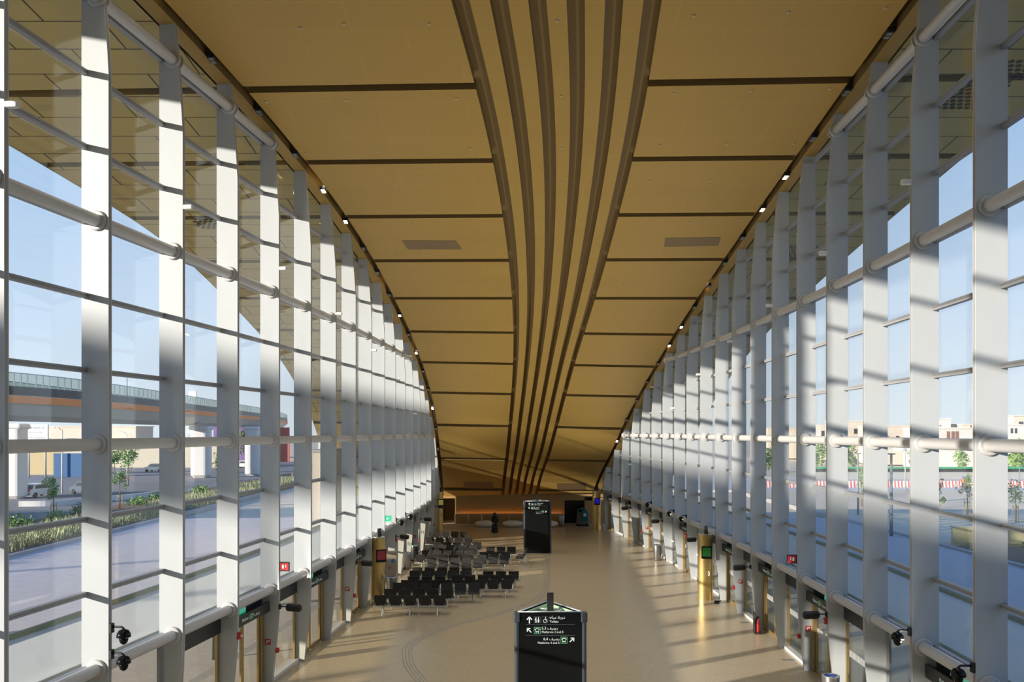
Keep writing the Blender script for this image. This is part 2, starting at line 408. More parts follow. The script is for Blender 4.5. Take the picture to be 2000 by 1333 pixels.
# ------------------------------------------------------------------ glass walls: fins, tubes, windows
def sm(t): t = min(max(t,0),1); return t*t*(3-2*t)
def fin_u(z, zt):
    hi = max(zt-2.8, min(3.1, zt*.6))
    if z <= 3.1: u = .38 + .24*sin(min(z/3.1,1)*pi/2)**1.2
    else: u = .62
    if z > hi: u = min(u, .62 - .22*((z-hi)/max(zt-hi,.01))**1.15)
    return u
FINS = {}
def wall_pt(side, y, u=0., z=0.):
    g, yf, sg, _ = SIDES[side]; t = ynorm(g, y); nrm = Vector((t.y*sg, -t.x*sg, 0))
    return Vector((g(y), y, z)) + nrm*u, t, nrm
for side in ('left', 'right'):
    g, yf, sg, _ = SIDES[side]
    for i in range(FIRST[side], LAST[side]+1):
        y = yf(i); zt = ZS(y)+.08; base, t, nrm = wall_pt(side, y)
        zs = [0,.6,1.2,1.8,2.4,3.1] + [3.1+(zt-2.8-3.1)*k/4 for k in range(1,5) if zt > 6.5] + [zt-2.4,zt-1.8,zt-1.2,zt-.6,zt]
        zs = sorted(set(round(z,3) for z in zs if 0 <= z <= zt))
        prof = [(0,0)] + [(fin_u(z,zt), z) for z in zs] + [(0,zt)]
        mb = MB(); vs = []
        for h in (-.06,.06): vs += [nrm*u + t*h + Vector((0,0,z)) for u,z in prof]
        n = len(prof)
        mb.add(vs, [tuple(range(n)), tuple(range(2*n-1,n-1,-1))] + [(q,n+q,n+(q+1)%n,(q+1)%n) for q in range(n)])
        o = mb.build('column', 'steel'); o.location = base
        cp = [(fin_u(q,zt)+.004, q) for q in zs]; mc = MB(); vs = []
        for u,q in cp:
            for h in (-.034,.034): vs.append(nrm*u + t*h + Vector((0,0,q))); vs.append(nrm*(u-.012) + t*h + Vector((0,0,q)))
        m4 = len(cp)
        mc.add(vs, [f for r in range(m4-1) for f in ((4*r,4*r+2,4*r+6,4*r+4),(4*r+1,4*r,4*r+4,4*r+5),(4*r+2,4*r+3,4*r+7,4*r+6))])
        mc.build('edge_channel', 'transom_grey', o)
        k = i-(-1)
        vis = i >= -1
        tag(o, ('%s white steel fin from the camera along the %s glass wall' % (ORD[k], side)) if vis else 'white steel fin of the %s glass wall beside the camera' % side,
            'column', 'steel fins of the %s glass wall' % side if vis else 'unseen fins of the %s glass wall' % side, 'structure')
        FINS[side, i] = o
TN = ('lowest', 'second lowest', 'third', 'topmost')
for side in ('left', 'right'):
    g, yf, sg, _ = SIDES[side]
    for lv, z in enumerate(TUBES):
        idx = [i for i in range(FIRST[side], LAST[side]+1) if ZS(yf(i)) > z+.35]
        r0, _, _ = wall_pt(side, yf(idx[0]), .36, z)
        root = empty('brace_tube', r0, 0, '%s white tube running through the %s wall fins' % (TN[lv], side), 'tube', 'horizontal tubes of the glass walls', 'structure')
        pts = [wall_pt(side, yf(i), .36, z)[0] for i in idx]
        MB().tube(pts, .13, 16).build('pipe', 'steel_tube', root, r0)
        for i in idx:
            if i < -1: continue
            p, t, nrm = wall_pt(side, yf(i), .36, z)
            mb = MB(); mb.tube([p-t*.115, p-t*.10, p-t*.055], [.185,.215,.215], 20); mb.tube([p+t*.055, p+t*.10, p+t*.115], [.215,.215,.185], 20)
            mb.build('flange', 'steel_tube', root, r0)
DOORS = {'left': {2:3,4:3,6:5,11:5,13:5,15:5}, 'right': {-1:4,2:4,4:4,6:6,9:6,12:6,14:6,16:6}}
PANELS = {'left': {1,3,5,7,10,12,14,16}, 'right': {1,3,5,7,11,13,15}}
TRZ = [3.13,4.73,6.33,7.93,9.52,11.11,12.70,14.29,15.88,17.47]
def frame_T(o, x, n):            # local frame: x along the wall, y inwards, z up
    return lambda v: o + x*v.x + n*v.y + Vector((0,0,v.z))
WN = 0; DN = 0
LOWER = {}
for side in ('left', 'right'):
    g, yf, sg, _ = SIDES[side]
    for i in range(FIRST[side], LAST[side]):
        a, ta, na = wall_pt(side, yf(i)); b, _, _ = wall_pt(side, yf(i+1))
        x = (b-a).normalized(); n = Vector((x.y*sg, -x.x*sg, 0)); L = (b-a).length; T0 = frame_T(Vector((0,0,0)), x, n)
        za, zb = ZS(yf(i))+.05, ZS(yf(i+1))+.05; WN += 1
        bayname = ('bay %s from the camera' % ORD[i+1]) if i >= -1 else 'bay beside the camera'
        w = empty('window_%d' % WN, a, 0, ('tall glazed %s in the %s wall' % (bayname, side)), 'window',
                  'glazed bays of the %s wall' % side if i >= -1 else 'unseen glazed bays of the %s wall' % side, 'structure')
        zbot = 3.13
        if min(za, zb) > zbot+.1:
            MB().prism([(0,zbot),(L,zbot),(L,zb),(0,za)], 'y', -.03, 0, lambda v: T0(Vector((v.x, v.y, v.z)))).build('glass_pane', 'glass', w)
        for z in TRZ:
            if z < min(za, zb)-.15:
                mb = MB()
                mb.prism([(.012,-.055),(.14,-.055),(.14,-.015),(.125,-.008),(.125,.008),(.14,.015),(.14,.055),(.012,.055)], 'x', .06, L-.06,
                         lambda v: T0(v)+Vector((0,0,z)))
                mb.build('transom', 'transom_grey', w)
        # ---- lower band
        kind = 'door' if i in DOORS[side] else ('panel' if i in PANELS[side] else 'plain')
        LOWER[side, i] = (a, x, n, L, kind)
        def P(poly_boxes, name, m, parent):
            mb = MB()
            for (cx,cy,cz,dx,dy,dz) in poly_boxes:
                M = Matrix((( x.x, n.x, 0),( x.y, n.y, 0),(0,0,1)))
                mb.box(M @ Vector((cx,cy,cz)), (dx,dy,dz), M)
            return mb.build(name, m, parent)
        if min(za,zb) < 3.3: continue
        if kind == 'door':
            DN += 1
            d = empty('door_%d' % DN, a, 0, 'gold framed sliding glass door in %s of the %s wall' % (bayname, side), 'door', 'sliding platform doors', 'structure')
            P([(.15,.05,1.3,.18,.16,2.6),(L-.15,.05,1.3,.18,.16,2.6),(L/2,.05,2.52,L-.48,.16,.16)], 'door_frame', 'gold_frame', d)
            P([(L/2,0,2.86,L-.14,.12,.52)], 'header_panel', 'black_panel', d)
            for c in (.24+(L-.48)*.25, L-.24-(L-.48)*.25):
                w2 = (L-.48)/2
                lf = P([(c-w2/2+.05,.03,1.22,.09,.06,2.4),(c+w2/2-.05,.03,1.22,.09,.06,2.4),(c,.03,.06,w2-.19,.06,.12),(c,.03,2.38,w2-.19,.06,.10)], 'door_leaf', 'gold_frame', d)
                P([(c,.03,1.22,w2-.19,.02,2.2)], 'pane', 'glass_door', lf)
                P([(c-w2/2+.14+q*.055,.044,1.45,.022,.004,.2) for q in range(int((w2-.28)/.055)+1)], 'marking_band', 'sill_white', lf)
        else:
            low = empty('window_%d' % (WN+100), a, 0, 'floor-level glazing in %s of the %s wall' % (bayname, side), 'window',
                        'floor-level glazing of the %s wall' % side if i >= -1 else 'unseen floor-level glazing of the %s wall' % side, 'structure')
            P([(L/2,-.01,1.55,L-.1,.02,3.0)], 'glass_pane', 'glass_door', low)
            P([(L/2,.06,.05,L-.14,.26,.10)], 'sill', 'sill_white', low)
            if kind == 'panel':
                P([(L/2,.10,2.73,L-.16,.06,.54)], 'header_panel', 'black_panel', low)
                P([(.11,.03,1.3,.09,.08,2.4),(L-.11,.03,1.3,.09,.08,2.4)], 'side_frame', 'gold_frame', low)
                P([(.25+q*.07,.006,1.45,.025,.004,.2) for q in range(int((L-.5)/.07)+1)], 'marking_band', 'sill_white', low)
            else:
                P([(.11,.03,1.6,.09,.08,3.0),(L-.11,.03,1.6,.09,.08,3.0)], 'side_frame', 'transom_grey', low)
                if i > 0: P([(L/2,.05,1.35,L-.14,.1,.08)], 'transom', 'sill_white', low)
# walls behind the camera and the mezzanine it stands on
slab('wall_back', [(GL(Y0)-.2,Y0-.3),(GR(Y0)+.2,Y0-.3),(GR(Y0)+.2,Y0),(GL(Y0)-.2,Y0)], 0, 19.4, 'cream_panel', 'cream end wall behind the camera', 'wall')
mz = empty('mezzanine', (0,-5,6.3), 0, 'cream-fronted mezzanine the camera stands on', 'mezzanine', None, 'structure')
MB().box((-1.5,-.1,0), (20.5,10.8,.5)).build('slab', 'cream_panel', mz)
for nm, side, sgn in (('wall_left', 'left', -1), ('wall_right', 'right', 1)):
    g = SIDES[side][0]; y2 = SIDES[side][1](FIRST[side]); mb = MB()
    mb.prism([(g(Y0), Y0), (g(y2), y2), (g(y2)+sgn*.25, y2), (g(Y0)+sgn*.25, Y0)], 'z', 0, 19.2)
    tag(mb.build(nm, 'steel'), 'solid end of the %s hall wall behind the camera' % side, 'wall', kind='structure')

# ------------------------------------------------------------------ end wall, glow strip, portals, railing
YE = 75.12
ew = MB()
for x0, x1, z0, z1 in ((-7.4,-6.3,0,2.93),(-5.1,4.7,0,2.93),(6.5,8.4,0,2.93),(-6.3,-5.1,2.25,2.93),(4.7,6.5,2.07,2.93)):
    ew.box(((x0+x1)/2, YE+.15, (z0+z1)/2), (x1-x0, .3, z1-z0))
tag(ew.build('wall_far', 'wall_gold'), 'golden far end wall with two portals', 'wall', kind='structure')
tag(MB().box((-.2, YE-.16, .4), (9.7, .32, .8)).build('wall_ledge', 'wall_gold'), 'low golden ledge along the foot of the far wall', 'ledge', kind='structure')
ls = empty('strip_light', (-.2, YE-.05, .80), 0, 'orange glowing light strip along the far wall ledge', 'light strip')
MB().box((0,-.13,.012), (9.5,.03,.016)).build('diffuser', 'led_amber', ls)
MB().box((0,-.262,.06), (9.6,.02,.11)).build('front_lip', 'wall_gold', ls)
def portal(x0, x1, h, m, name, label, back):
    p = empty(name, ((x0+x1)/2, YE+.3, 0), 0, label, 'portal', None, 'structure'); w = x1-x0; D = 3.
    MB().box((-w/2-.05,D/2,h/2), (.1,D,h)).box((w/2+.05,D/2,h/2), (.1,D,h)).box((0,D/2,h+.05), (w+.2,D,.1)).box((0,D+.05,h/2), (w+.2,.1,h)).build('lining', m, p)
    MB().box((0,D/2,-.02), (w,D,.04)).build('threshold', 'floor_stone', p)
    if back: MB().box((0,.05,h/2), (w,.06,h)).build('shutter', 'black_gloss', p)
    else: MB().box((0,.3,h-.02), (.9,.08,.03)).build('lamp', 'lamp_lens', p)
portal(-6.3,-5.1,2.25,'portal_brown','door_101','tall brown portal at the left end of the far wall',False)
portal(4.7,6.5,2.07,'black_panel','door_102','black closed portal at the right end of the far wall',True)
rl = empty('railing', (-.25, 73.3, 0), 0, 'thin grey handrail with posts before the far wall', 'railing')
MB().tube([(-4.75,0,1.05),(4.75,0,1.05)], .025, 8).build('handrail', 'alu', rl)
MB().tube([(-4.75,0,.12),(4.75,0,.12)], .012, 6).build('lower_rail', 'alu', rl)
for k in range(9):
    MB().tube([(-4.75+k*9.5/8,0,0),(-4.75+k*9.5/8,0,1.05)], .022, 8).build('post', 'alu', rl)
for k, (px, lb) in enumerate(((949,'white pebble-shaped bench left of the walking person'),(1002,'white pebble-shaped bench between the walking person and the far totem'),(1069,'white pebble-shaped bench half hidden behind the far totem'))):
    mb = MB(); prof = [(.25,0),(.55,.03),(.80,.12),(.93,.26),(.90,.38),(.72,.49),(.40,.55),(.08,.56)]
    mb.lathe(prof, n=28, sy=.52)
    o = mb.build('pebble_bench', 'bean_white'); o.location = ((px-CX)*72.3/F, 72.35, 0)
    tag(o, lb, 'bench', 'pebble benches by the far wall')

# ------------------------------------------------------------------ wayfinding totems
def icon_bus(parent, x, z, s):
    g = MB()
    for q in ((0,.5,1.04,.05),(0,-.5,1.04,.05),(-.5,0,.05,1.),(.5,0,.05,1.)): g.box((x+q[0]*s,-.006,z+q[1]*s), (q[2]*s,.006,q[3]*s))
    g.build('pictogram_border', 'sign_green', parent)
    m = MB(); m.prism([(x-.26*s,z-.26*s),(x+.26*s,z-.26*s),(x+.28*s,z+.25*s),(x+.2*s,z+.34*s),(x-.2*s,z+.34*s),(x-.28*s,z+.25*s)], 'y', -.008, -.002)
    for sx in (-1,1): m.box((x+sx*.18*s,-.005,z-.32*s), (.1*s,.006,.1*s)); m.box((x+sx*.36*s,-.005,z+.16*s), (.06*s,.006,.2*s))
    m.build('pictogram', 'sign_white', parent)
    MB().box((x,-.010,z+.06*s), (.40*s,.004,.34*s)).build('pictogram_window', 'black_gloss', parent)
def circ(mb, x, z, r): mb.prism([(x+r*cos(t*pi/5), z+r*sin(t*pi/5)) for t in range(10)], 'y', -.008, -.002)
def seg(mb, x0, z0, x1, z1, w):
    d = Vector((x1-x0, z1-z0)).normalized(); n = Vector((-d.y, d.x))*w/2
    mb.prism([(x0-n.x,z0-n.y),(x1-n.x,z1-n.y),(x1+n.x,z1+n.y),(x0+n.x,z0+n.y)], 'y', -.008, -.002)
def frame4(mb, x, z, s, w):
    for q in ((0,.5,1.,w),(0,-.5,1.,w),(-.5,0,w,1.),(.5,0,w,1.)): mb.box((x+q[0]*s,-.005,z+q[1]*s), (q[2]*s,.006,q[3]*s))
def arrow(parent, x, z, s, ang):
    m = MB(); ca, sa = cos(ang), sin(ang)
    def R(a, b): return x + (a*ca-b*sa)*s, z + (a*sa+b*ca)*s
    for (a,b,c,d) in ((0,-.5,0,.42),(0,.5,-.38,.08),(0,.5,.38,.08)): seg(m, *R(a,b), *R(c,d), .17*s)
    m.build('arrow', 'sign_white', parent)
def totem(name, loc, label, short):
    t = empty(name, loc, 0, label, 'sign', 'wayfinding totems'); H = 3.51; W = .83; ap = (0, 1.5)
    fp = MB().box((0,.03,H/2), (2*W,.05,H)).build('front_panel', 'black_gloss', t)
    for s in (-1,1):
        a = Vector((s*W,.03)); b = Vector((0,1.5)); dr = (b-a); mb = MB(); n = Vector((-dr.y, dr.x)).normalized()*.025
        mb.prism([(a.x-n.x,a.y-n.y),(b.x-n.x,b.y-n.y),(b.x+n.x,b.y+n.y),(a.x+n.x,a.y+n.y)], 'z', 0, H); mb.build('side_panel', 'black_gloss', t)
        n2 = n*1.6; i = Vector((-s*n.x*1.0, 0))
        mb = MB(); off = (n if s > 0 else -n)*2.2
        mb.prism([(a.x*.92+off.x,a.y+.06+off.y),(b.x+off.x,b.y-.1+off.y),(b.x+off.x*1.4,b.y-.1+off.y*1.4),(a.x*.92+off.x*1.4,a.y+.06+off.y*1.4)], 'z', H-.9, H-.015); mb.build('inner_lining', 'inner_green', t)
    for (x,y) in ((-W-.045,.05),(W+.045,.05),(0,1.56)):
        MB().rbox((x,y,H/2-.06), (.13,.13,H-.12), .05).build('corner_post', 'dark_post', t)
        MB().rbox((x,y,H-.13), (.17,.17,.27), .035).build('corner_cap', 'dark_post', t)
    MB().prism([(-W*.86,.12),(W*.86,.12),(0,1.36)], 'z', H-.20, H-.17).build('bounce_tray', 'inner_green', t)  # added tray that catches ceiling light, so the inside looks bright
    mb = MB(); e = .05
    for (p,q) in (((-W,.05),(W,.05)),((W,.05),(0,1.5)),((0,1.5),(-W,.05))):
        mb.tube([(p[0],p[1],H),(q[0],q[1],H)], .022, 6)
    mb.build('top_rim', 'alu', t)
    MB().tube([(-.45,.72,H-.06),(.45,.72,H-.06)], .03, 6).build('cross_strut', 'alu', t)
    MB().tube([(0,.1,H-.06),(.42,.75,H-.06)], .03, 6).build('cross_strut', 'alu', t)
    MB().box((.02,.55,(H+.40)/2), (.17,.12,H+.40)).build('mast', 'black_matte', t)
    k = .01329
    def X(px): return (px-1075)*k
    def Z(py): return 3.51-(py-1197.2)*k
    arrow(fp, X(1033.8), Z(1212.5), .17, 0)
    m = MB(); frame4(m, X(1049), Z(1211.8), .165, .03); frame4(m, X(1064.3), Z(1211.8), .165, .03); m.build('pictogram_border', 'sign_line', fp)
    m = MB(); x, z, s = X(1049), Z(1211.8), .165
    circ(m, x-.2*s, z+.33*s, .08*s); seg(m, x-.2*s, z+.22*s, x-.2*s, z-.08*s, .17*s); seg(m, x-.2*s, z-.05*s, x-.32*s, z-.42*s, .08*s); seg(m, x-.2*s, z-.05*s, x-.08*s, z-.42*s, .08*s); seg(m, x-.28*s, z+.2*s, x-.36*s, z-.05*s, .07*s)
    m.build('pictogram', 'sign_white', fp); m = MB(); circ(m, x+.2*s, z+.33*s, .08*s); m.prism([(x+.04*s,z-.28*s),(x+.36*s,z-.28*s),(x+.25*s,z+.22*s),(x+.15*s,z+.22*s)], 'y', -.008, -.002); seg(m, x+.15*s, z-.25*s, x+.15*s, z-.42*s, .07*s); seg(m, x+.25*s, z-.25*s, x+.25*s, z-.42*s, .07*s)
    m.build('pictogram', 'sign_white', fp); m = MB(); x = X(1064.3); circ(m, x+.08*s, z+.38*s, .08*s); seg(m, x+.06*s, z+.28*s, x+.06*s, z-.02*s, .09*s); seg(m, x+.06*s, z, x+.28*s, z-.02*s, .08*s); seg(m, x+.28*s, z, x+.34*s, z-.3*s, .08*s); seg(m, x+.06*s, z+.15*s, x+.25*s, z+.12*s, .06*s)
    for q in range(9):
        a0, a1 = math.radians(100+q*26), math.radians(100+(q+1)*26); seg(m, x-.02*s+.25*s*cos(a0), z-.17*s+.25*s*sin(a0), x-.02*s+.25*s*cos(a1), z-.17*s+.25*s*sin(a1), .06*s)
    m.build('pictogram', 'sign_white', fp)
    text(AR_TOILET, .105, 'sign_white', fp, (X(1073),-.004,Z(1209.5))); text('Toilets', .085, 'sign_white', fp, (X(1073),-.004,Z(1217.2)))
    MB().box((X(1075),-.003,Z(1221)), (1.27,.005,.008)).box((X(1075),-.003,Z(1242)), (1.27,.005,.008)).build('divider_line', 'sign_line', fp)
    arrow(fp, X(1033.5), Z(1232.4), .15, pi/4); icon_bus(fp, X(1049), Z(1232.6), .165)
    if short:
        la, lb_, ra, rb = '5 '+AR_PLAT, 'Platform 5', '6 '+AR_PLAT, 'Platform 6'
    else:
        la, lb_, ra, rb = '5,3 '+AR_PLAT, 'Platforms 3 and 5', '6,4 '+AR_PLAT, 'Platforms 4 and 6'
    text(la, .10, 'sign_white', fp, (X(1057.6),-.004,Z(1230.6))); text(lb_, .08, 'sign_white', fp, (X(1057.6),-.004,Z(1237.6)))
    text(ra, .10, 'sign_white', fp, (X(1092.8),-.004,Z(1251.6)), align='RIGHT'); text(rb, .08, 'sign_white', fp, (X(1092.8),-.004,Z(1258.8)), align='RIGHT')
    icon_bus(fp, X(1101.5), Z(1251.6), .165); arrow(fp, X(1116.6), Z(1251.2), .15, -pi/4)
    return t
totem('wayfinding_totem', (1.0, 21.8, 0), 'large black three-sided direction totem in the foreground', False)
totem('wayfinding_totem', (1.72, 56.6, 0), 'black three-sided direction totem farther off, beyond the benches', True)

# ------------------------------------------------------------------ gold help kiosks
def kiosk(loc, rz, scr, label):
    t = empty('help_kiosk', loc, rz, label, 'kiosk', 'gold help kiosks'); w, dp, H = .68, .20, 3.2
    poly = [(-w/2, .12)] + [(-w/2 + w*k/14, -.02 - dp*sin(pi*k/14)**.7*.8) for k in range(15)] + [(w/2, .12)]
    sh = MB().prism(poly, 'z', 0, H); sh.build('shell', 'gold_metal', t)
    MB().prism([(-w/2+.02,.12),(w/2-.02,.12),(w/2-.06,.34),(-w/2+.06,.34)], 'z', 0, H-.05).build('back_housing', 'kiosk_side', t)
    fr = MB().rbox((.09,-.165,2.34), (.50,.10,.60), .03).build('screen_frame', 'black_gloss', t)
    MB().box((.09,-.218,2.37), (.40,.01,.42)).build('screen', scr, fr)
    m = MB(); pts = [(.17+.05*cos(a), -.195-.03*sin(a+.6), 1.33+.13*sin(a)) for a in np.linspace(-1.3,1.3,9)]
    m.tube(pts, [.018,.032,.036,.036,.036,.036,.036,.032,.018], 8); m.build('handset', 'white_plastic', t)
    mm = MB(); mm.box((.06,.02,H+.21), (.18,.07,.42)).build('top_blade', 'black_matte', t)
    MB().prism([(p[0]*.96, p[1]*.96) for p in poly], 'z', H, H+.02).build('top_plate', 'alu', t)
    return t
kiosk((-6.33,39.75,0), math.radians(26), 'screen_red', 'gold help kiosk with a red screen beside the nearest bench')
kiosk((9.40,40.9,0), math.radians(-16), 'screen_green', 'gold help kiosk with a green screen by the right wall')
kiosk((-6.02,69.4,0), math.radians(20), 'screen_amber', 'gold help kiosk with an amber screen at the far left')
kiosk((7.12,70.8,0), math.radians(-12), 'screen_blue', 'gold help kiosk with a blue screen at the far right')
cb = empty('service_cabinet', (-6.3,43.5,0), math.radians(12), 'pale brown service cabinet with stickers behind the red-screen kiosk', 'cabinet')
MB().rbox((0,0,1.0), (.62,.5,2.0), .03).build('body', 'pale_cabinet', cb)
MB().box((.1,-.256,1.55), (.14,.012,.2)).build('blue_sticker', 'sticker_blue', cb)
MB().box((-.05,-.256,1.2), (.1,.012,.1)).build('red_sticker', 'sticker_red', cb); MB().box((.08,-.256,.72), (.22,.012,.2)).build('red_sticker', 'sticker_red', cb)
def bin_(loc, m, label, liner='bag_blue', r=.25, h=.95):
    b = empty('waste_bin', loc, 0, label, 'bin', 'round waste bins')
    MB().lathe([(r*.94,0),(r,.03),(r,h-.03),(r*.97,h)], n=22).build('body', m, b)
    MB().lathe([(r*1.03,h-.02),(r*1.03,h+.03),(r*.78,h+.035),(r*.78,h-.0)], n=22).build('rim', 'chrome', b)
    MB().lathe([(r*.74,h-.02),(r*.74,h+.022)], n=18).build('liner', liner, b)
bin_((-6.02,41.9,0), 'bin_steel', 'round bin with blue liner beside the pale cabinet')
bin_((-6.3,50.3,0), 'bin_steel', 'brown steel bin with blue liner left of the sunlit benches')
bin_((-6.2,53.4,0), 'black_panel', 'dark bin behind the brown steel bin on the left', 'green_sign')
bin_((9.28,53.6,0), 'bin_steel', 'shiny steel bin beside the right wall')
bin_((4.3,72.6,0), 'bin_steel', 'steel bin next to the black portal at the far wall', 'black_panel')
bin_((9.45,24.9,0), 'bin_steel', 'bin with blue liner at the bottom edge by the right wall')
# far direction board
sb = empty('direction_board', (6.66,72.5,2.45), 0, 'small black direction board left of the blue-screen kiosk', 'sign')
MB().box((0,0,0), (.78,.06,.36)).build('board', 'black_gloss', sb); MB().box((.90,.03,.08), (1.1,.04,.06)).build('bracket', 'black_matte', sb)
arrow(sb, -.2, 0, .2, pi/2)

# ------------------------------------------------------------------ benches
def make_bench(n, label, loc, rz):
    t = empty('waiting_bench', loc, rz, label, 'bench', 'beam seating in the waiting area'); p = .665; L = n*p
    MB().rbox((0,.0,.365), (L+.04,.09,.07), .012).build('beam', 'alu', t)
    for k in range(n):
        x = -L/2+p*(k+.5); w = .27; th = .022
        prof = [(-.44,.425),(-.40,.445),(-.2,.43),(-.04,.415),(.02,.435),(.06,.52),(.155,.89)]
        top = [Vector(q) for q in prof]; bot = []
        for i, q in enumerate(top):
            a = top[min(i+1,len(top)-1)]-top[max(i-1,0)]; a.normalize(); bot.append(q + Vector((a.y,-a.x))*th)
        MB().prism([(q.x,q.y) for q in top] + [(q.x,q.y) for q in bot[::-1]], 'x', x-w, x+w).build('seat', 'seat_black', t)
        m = MB()
        for s in (-1,1): m.tube([(x+s*(w-.05),.0,.39),(x+s*(w-.05),.075,.42),(x+s*(w-.05),.10,.50)], .016, 6)
        m.tube([(x-w+.05,.04,.40),(x+w-.05,.04,.40)], .016, 6)
        m.build('seat_bracket', 'chrome', t)
    for k in range(n+1):
        x = -L/2+p*k; m = MB()
        m.tube([(x,0,.39),(x,.06,.62),(x,.0,.645),(x,-.30,.645),(x,-.33,.62),(x,-.05,.39)], .017, 6)
        m.build('armrest', 'chrome', t)
    for x in ([-L/2+.35*p+.2, 0, L/2-.35*p-.2] if n > 4 else [-L/2+.6*p, L/2-.6*p]):
        m = MB()
        for s in (-1,1): m.tube([(x,.02*s,.35),(x,.10*s,.26),(x,.26*s,.06),(x,.30*s,.02),(x,.34*s,.012)], [.034,.032,.024,.022,.022], 8)
        m.build('leg', 'alu', t)
    return t
PROTO = {5: make_bench(5, 'black five-seat bench in the row nearest the camera', (0,0,0), pi), 3: make_bench(3, 'x', (0,0,0), pi)}
for k, v in PROTO.items(): KIDS[v.name] = list(v.children)
used = set()
def bench(n, pl, pr, top, away, label, dx=0., dy=0.):
    Yt = (HC-.89)*F/(top-HY); X = ((pl+pr)/2-CX)*Yt/F+dx; Y = Yt + (.155 if away else -.155)+dy
    rz = pi if away else 0.
    if n not in used:
        used.add(n); o = PROTO[n]; o.location = (X,Y,0); o.rotation_euler = (0,0,rz); o['label'] = label; return o
    return dup(PROTO[n], (X,Y,0), rz, label)
A, T_ = True, False
bench(5, 733.5, 868, 1163.4, A, 'black five-seat bench in the row nearest the camera')
bench(5, 753, 882, 1150.8, A, 'black five-seat bench, second row from the camera')
bench(3, 779, 859, 1138.7, T_, 'black three-seat bench, left one of the third row', -.35)
bench(3, 859.5, 939, 1138.6, T_, 'black three-seat bench, right one of the third row')
bench(5, 779, 908, 1133.8, A, 'black five-seat bench back to back with the third row', .08)
bench(3, 924, 1002, 1133.2, A, 'black three-seat bench with its legs clear, right end of the fourth row')
bench(3, 795, 872, 1127.0, A, 'black three-seat bench, left one of the fifth row')
bench(5, 883, 1004, 1123.6, A, 'black five-seat bench, right one of the fifth row')
bench(5, 798, 921, 1115.5, T_, 'black five-seat bench, left one of the sixth row')
bench(3, 945, 1012, 1116.3, A, 'black three-seat bench, right one of the sixth row')
bench(5, 807, 922, 1109.9, A, 'black five-seat bench just before the sunlit rows', -.05, .2)
bench(5, 832, 945, 1090.5, T_, 'sunlit five-seat bench at the front of the sunlit block')
bench(5, 806, 915, 1083.8, A, 'sunlit five-seat bench, left one of the second sunlit row', .12)
bench(3, 932, 994, 1083.8, T_, 'sunlit three-seat bench, right one of the second sunlit row')
bench(3, 936, 997, 1079.0, A, 'three-seat bench backing the right sunlit three-seater')
bench(5, 825, 931, 1075.6, T_, 'five-seat bench, left one of the third sunlit row', -.1)
bench(5, 823, 925, 1071.3, A, 'five-seat bench backing the left bench of the third sunlit row', .1)
bench(3, 949, 1008, 1068.6, A, 'three-seat bench farthest right among the sunlit rows')
bench(5, 838, 933, 1064.8, T_, 'dark five-seat bench just behind the sunlit rows', -.05)
bench(5, 843, 940, 1060.0, A, 'dark five-seat bench, third row from the far end', .05)
bench(5, 833, 922, 1050.3, A, 'dark five-seat bench, last row but one')
bench(5, 828.7, 912, 1038.8, A, 'dark five-seat bench in the row farthest from the camera')
dup(PROTO[3], (.72,52.3,0), math.radians(-97), 'three-seat bench turned sideways, at the right end of the waiting area')

# ------------------------------------------------------------------ things fixed to the fins
def fin_frame(side, i, z):
    base, t, n = wall_pt(side, SIDES[side][1](i)); zt = ZS(SIDES[side][1](i))+.08
    return base + n*(fin_u(z, zt)) + Vector((0,0,z)), t, n
def rot_to(n): return math.atan2(n.y, n.x) - 0.
def onfin(name, side, i, z, label, cat, group, build):
    p, t, n = fin_frame(side, i, z)
    o = empty(name, p, math.atan2(n.y, n.x), label, cat, group); build(o); return o       # local +x points into the hall
def spk(o):
    MB().box((.025,0,0), (.05,.12,.16)).build('mounting_plate', 'black_matte', o)
    MB().tube([(.04,0,0),(.30,0,0)], .018, 8).build('arm', 'black_matte', o)
    MB().tube([(.24,0,-.02),(.27,0,-.02),(.30,0,-.02),(.66,0,-.04),(.70,0,-.04),(.73,0,-.04)], [.08,.115,.125,.125,.11,.07], 16).build('horn_body', 'black_matte', o)
for side, lst in (('left', (3,6,9,12,15)), ('right', (2,5,8,11,14))):
    for k, i in enumerate(lst): onfin('loudspeaker', side, i, 2.58, '%s black cylindrical loudspeaker from the camera on the %s fins' % (ORD[k], side), 'loudspeaker', 'loudspeakers on the %s fins' % side, spk)
def sens(o): MB().rbox((.10,0,0), (.26,.12,.11), .02).build('housing', 'white_plastic', o)
sl = ((-1,14.0),(1,13.8),(3,13.45),(5,12.85),(7,12.0),(9,11.0),(11,9.3)); sr = ((0,14.1),(2,13.7),(4,13.0),(6,12.3),(8,11.2),(10,9.6),(12,11.2),(14,5.8))
for side, lst in (('left', sl), ('right', sr)):
    for k, (i, z) in enumerate(lst): onfin('detector_box', side, i, z, '%s small white detector box from the camera high on the %s fins' % (ORD[k], side), 'detector', 'beam detectors on the %s fins' % side, sens)
def cam_(o):
    MB().box((.03,0,.03), (.06,.12,.2)).build('mounting_plate', 'black_matte', o)
    MB().tube([(.05,0,.06),(.26,0,.06),(.31,0,.03),(.31,0,-.04)], .025, 8).build('arm', 'black_matte', o)
    MB().lathe([(.03,.02),(.10,-.01),(.14,-.08),(.15,-.15),(.12,-.16)], (.31,0,0), 16).build('hood', 'black_gloss', o)
    MB().lathe([(.03,-.31),(.075,-.27),(.095,-.2),(.09,-.15)], (.31,0,0), 16).build('lens_dome', 'black_gloss', o)
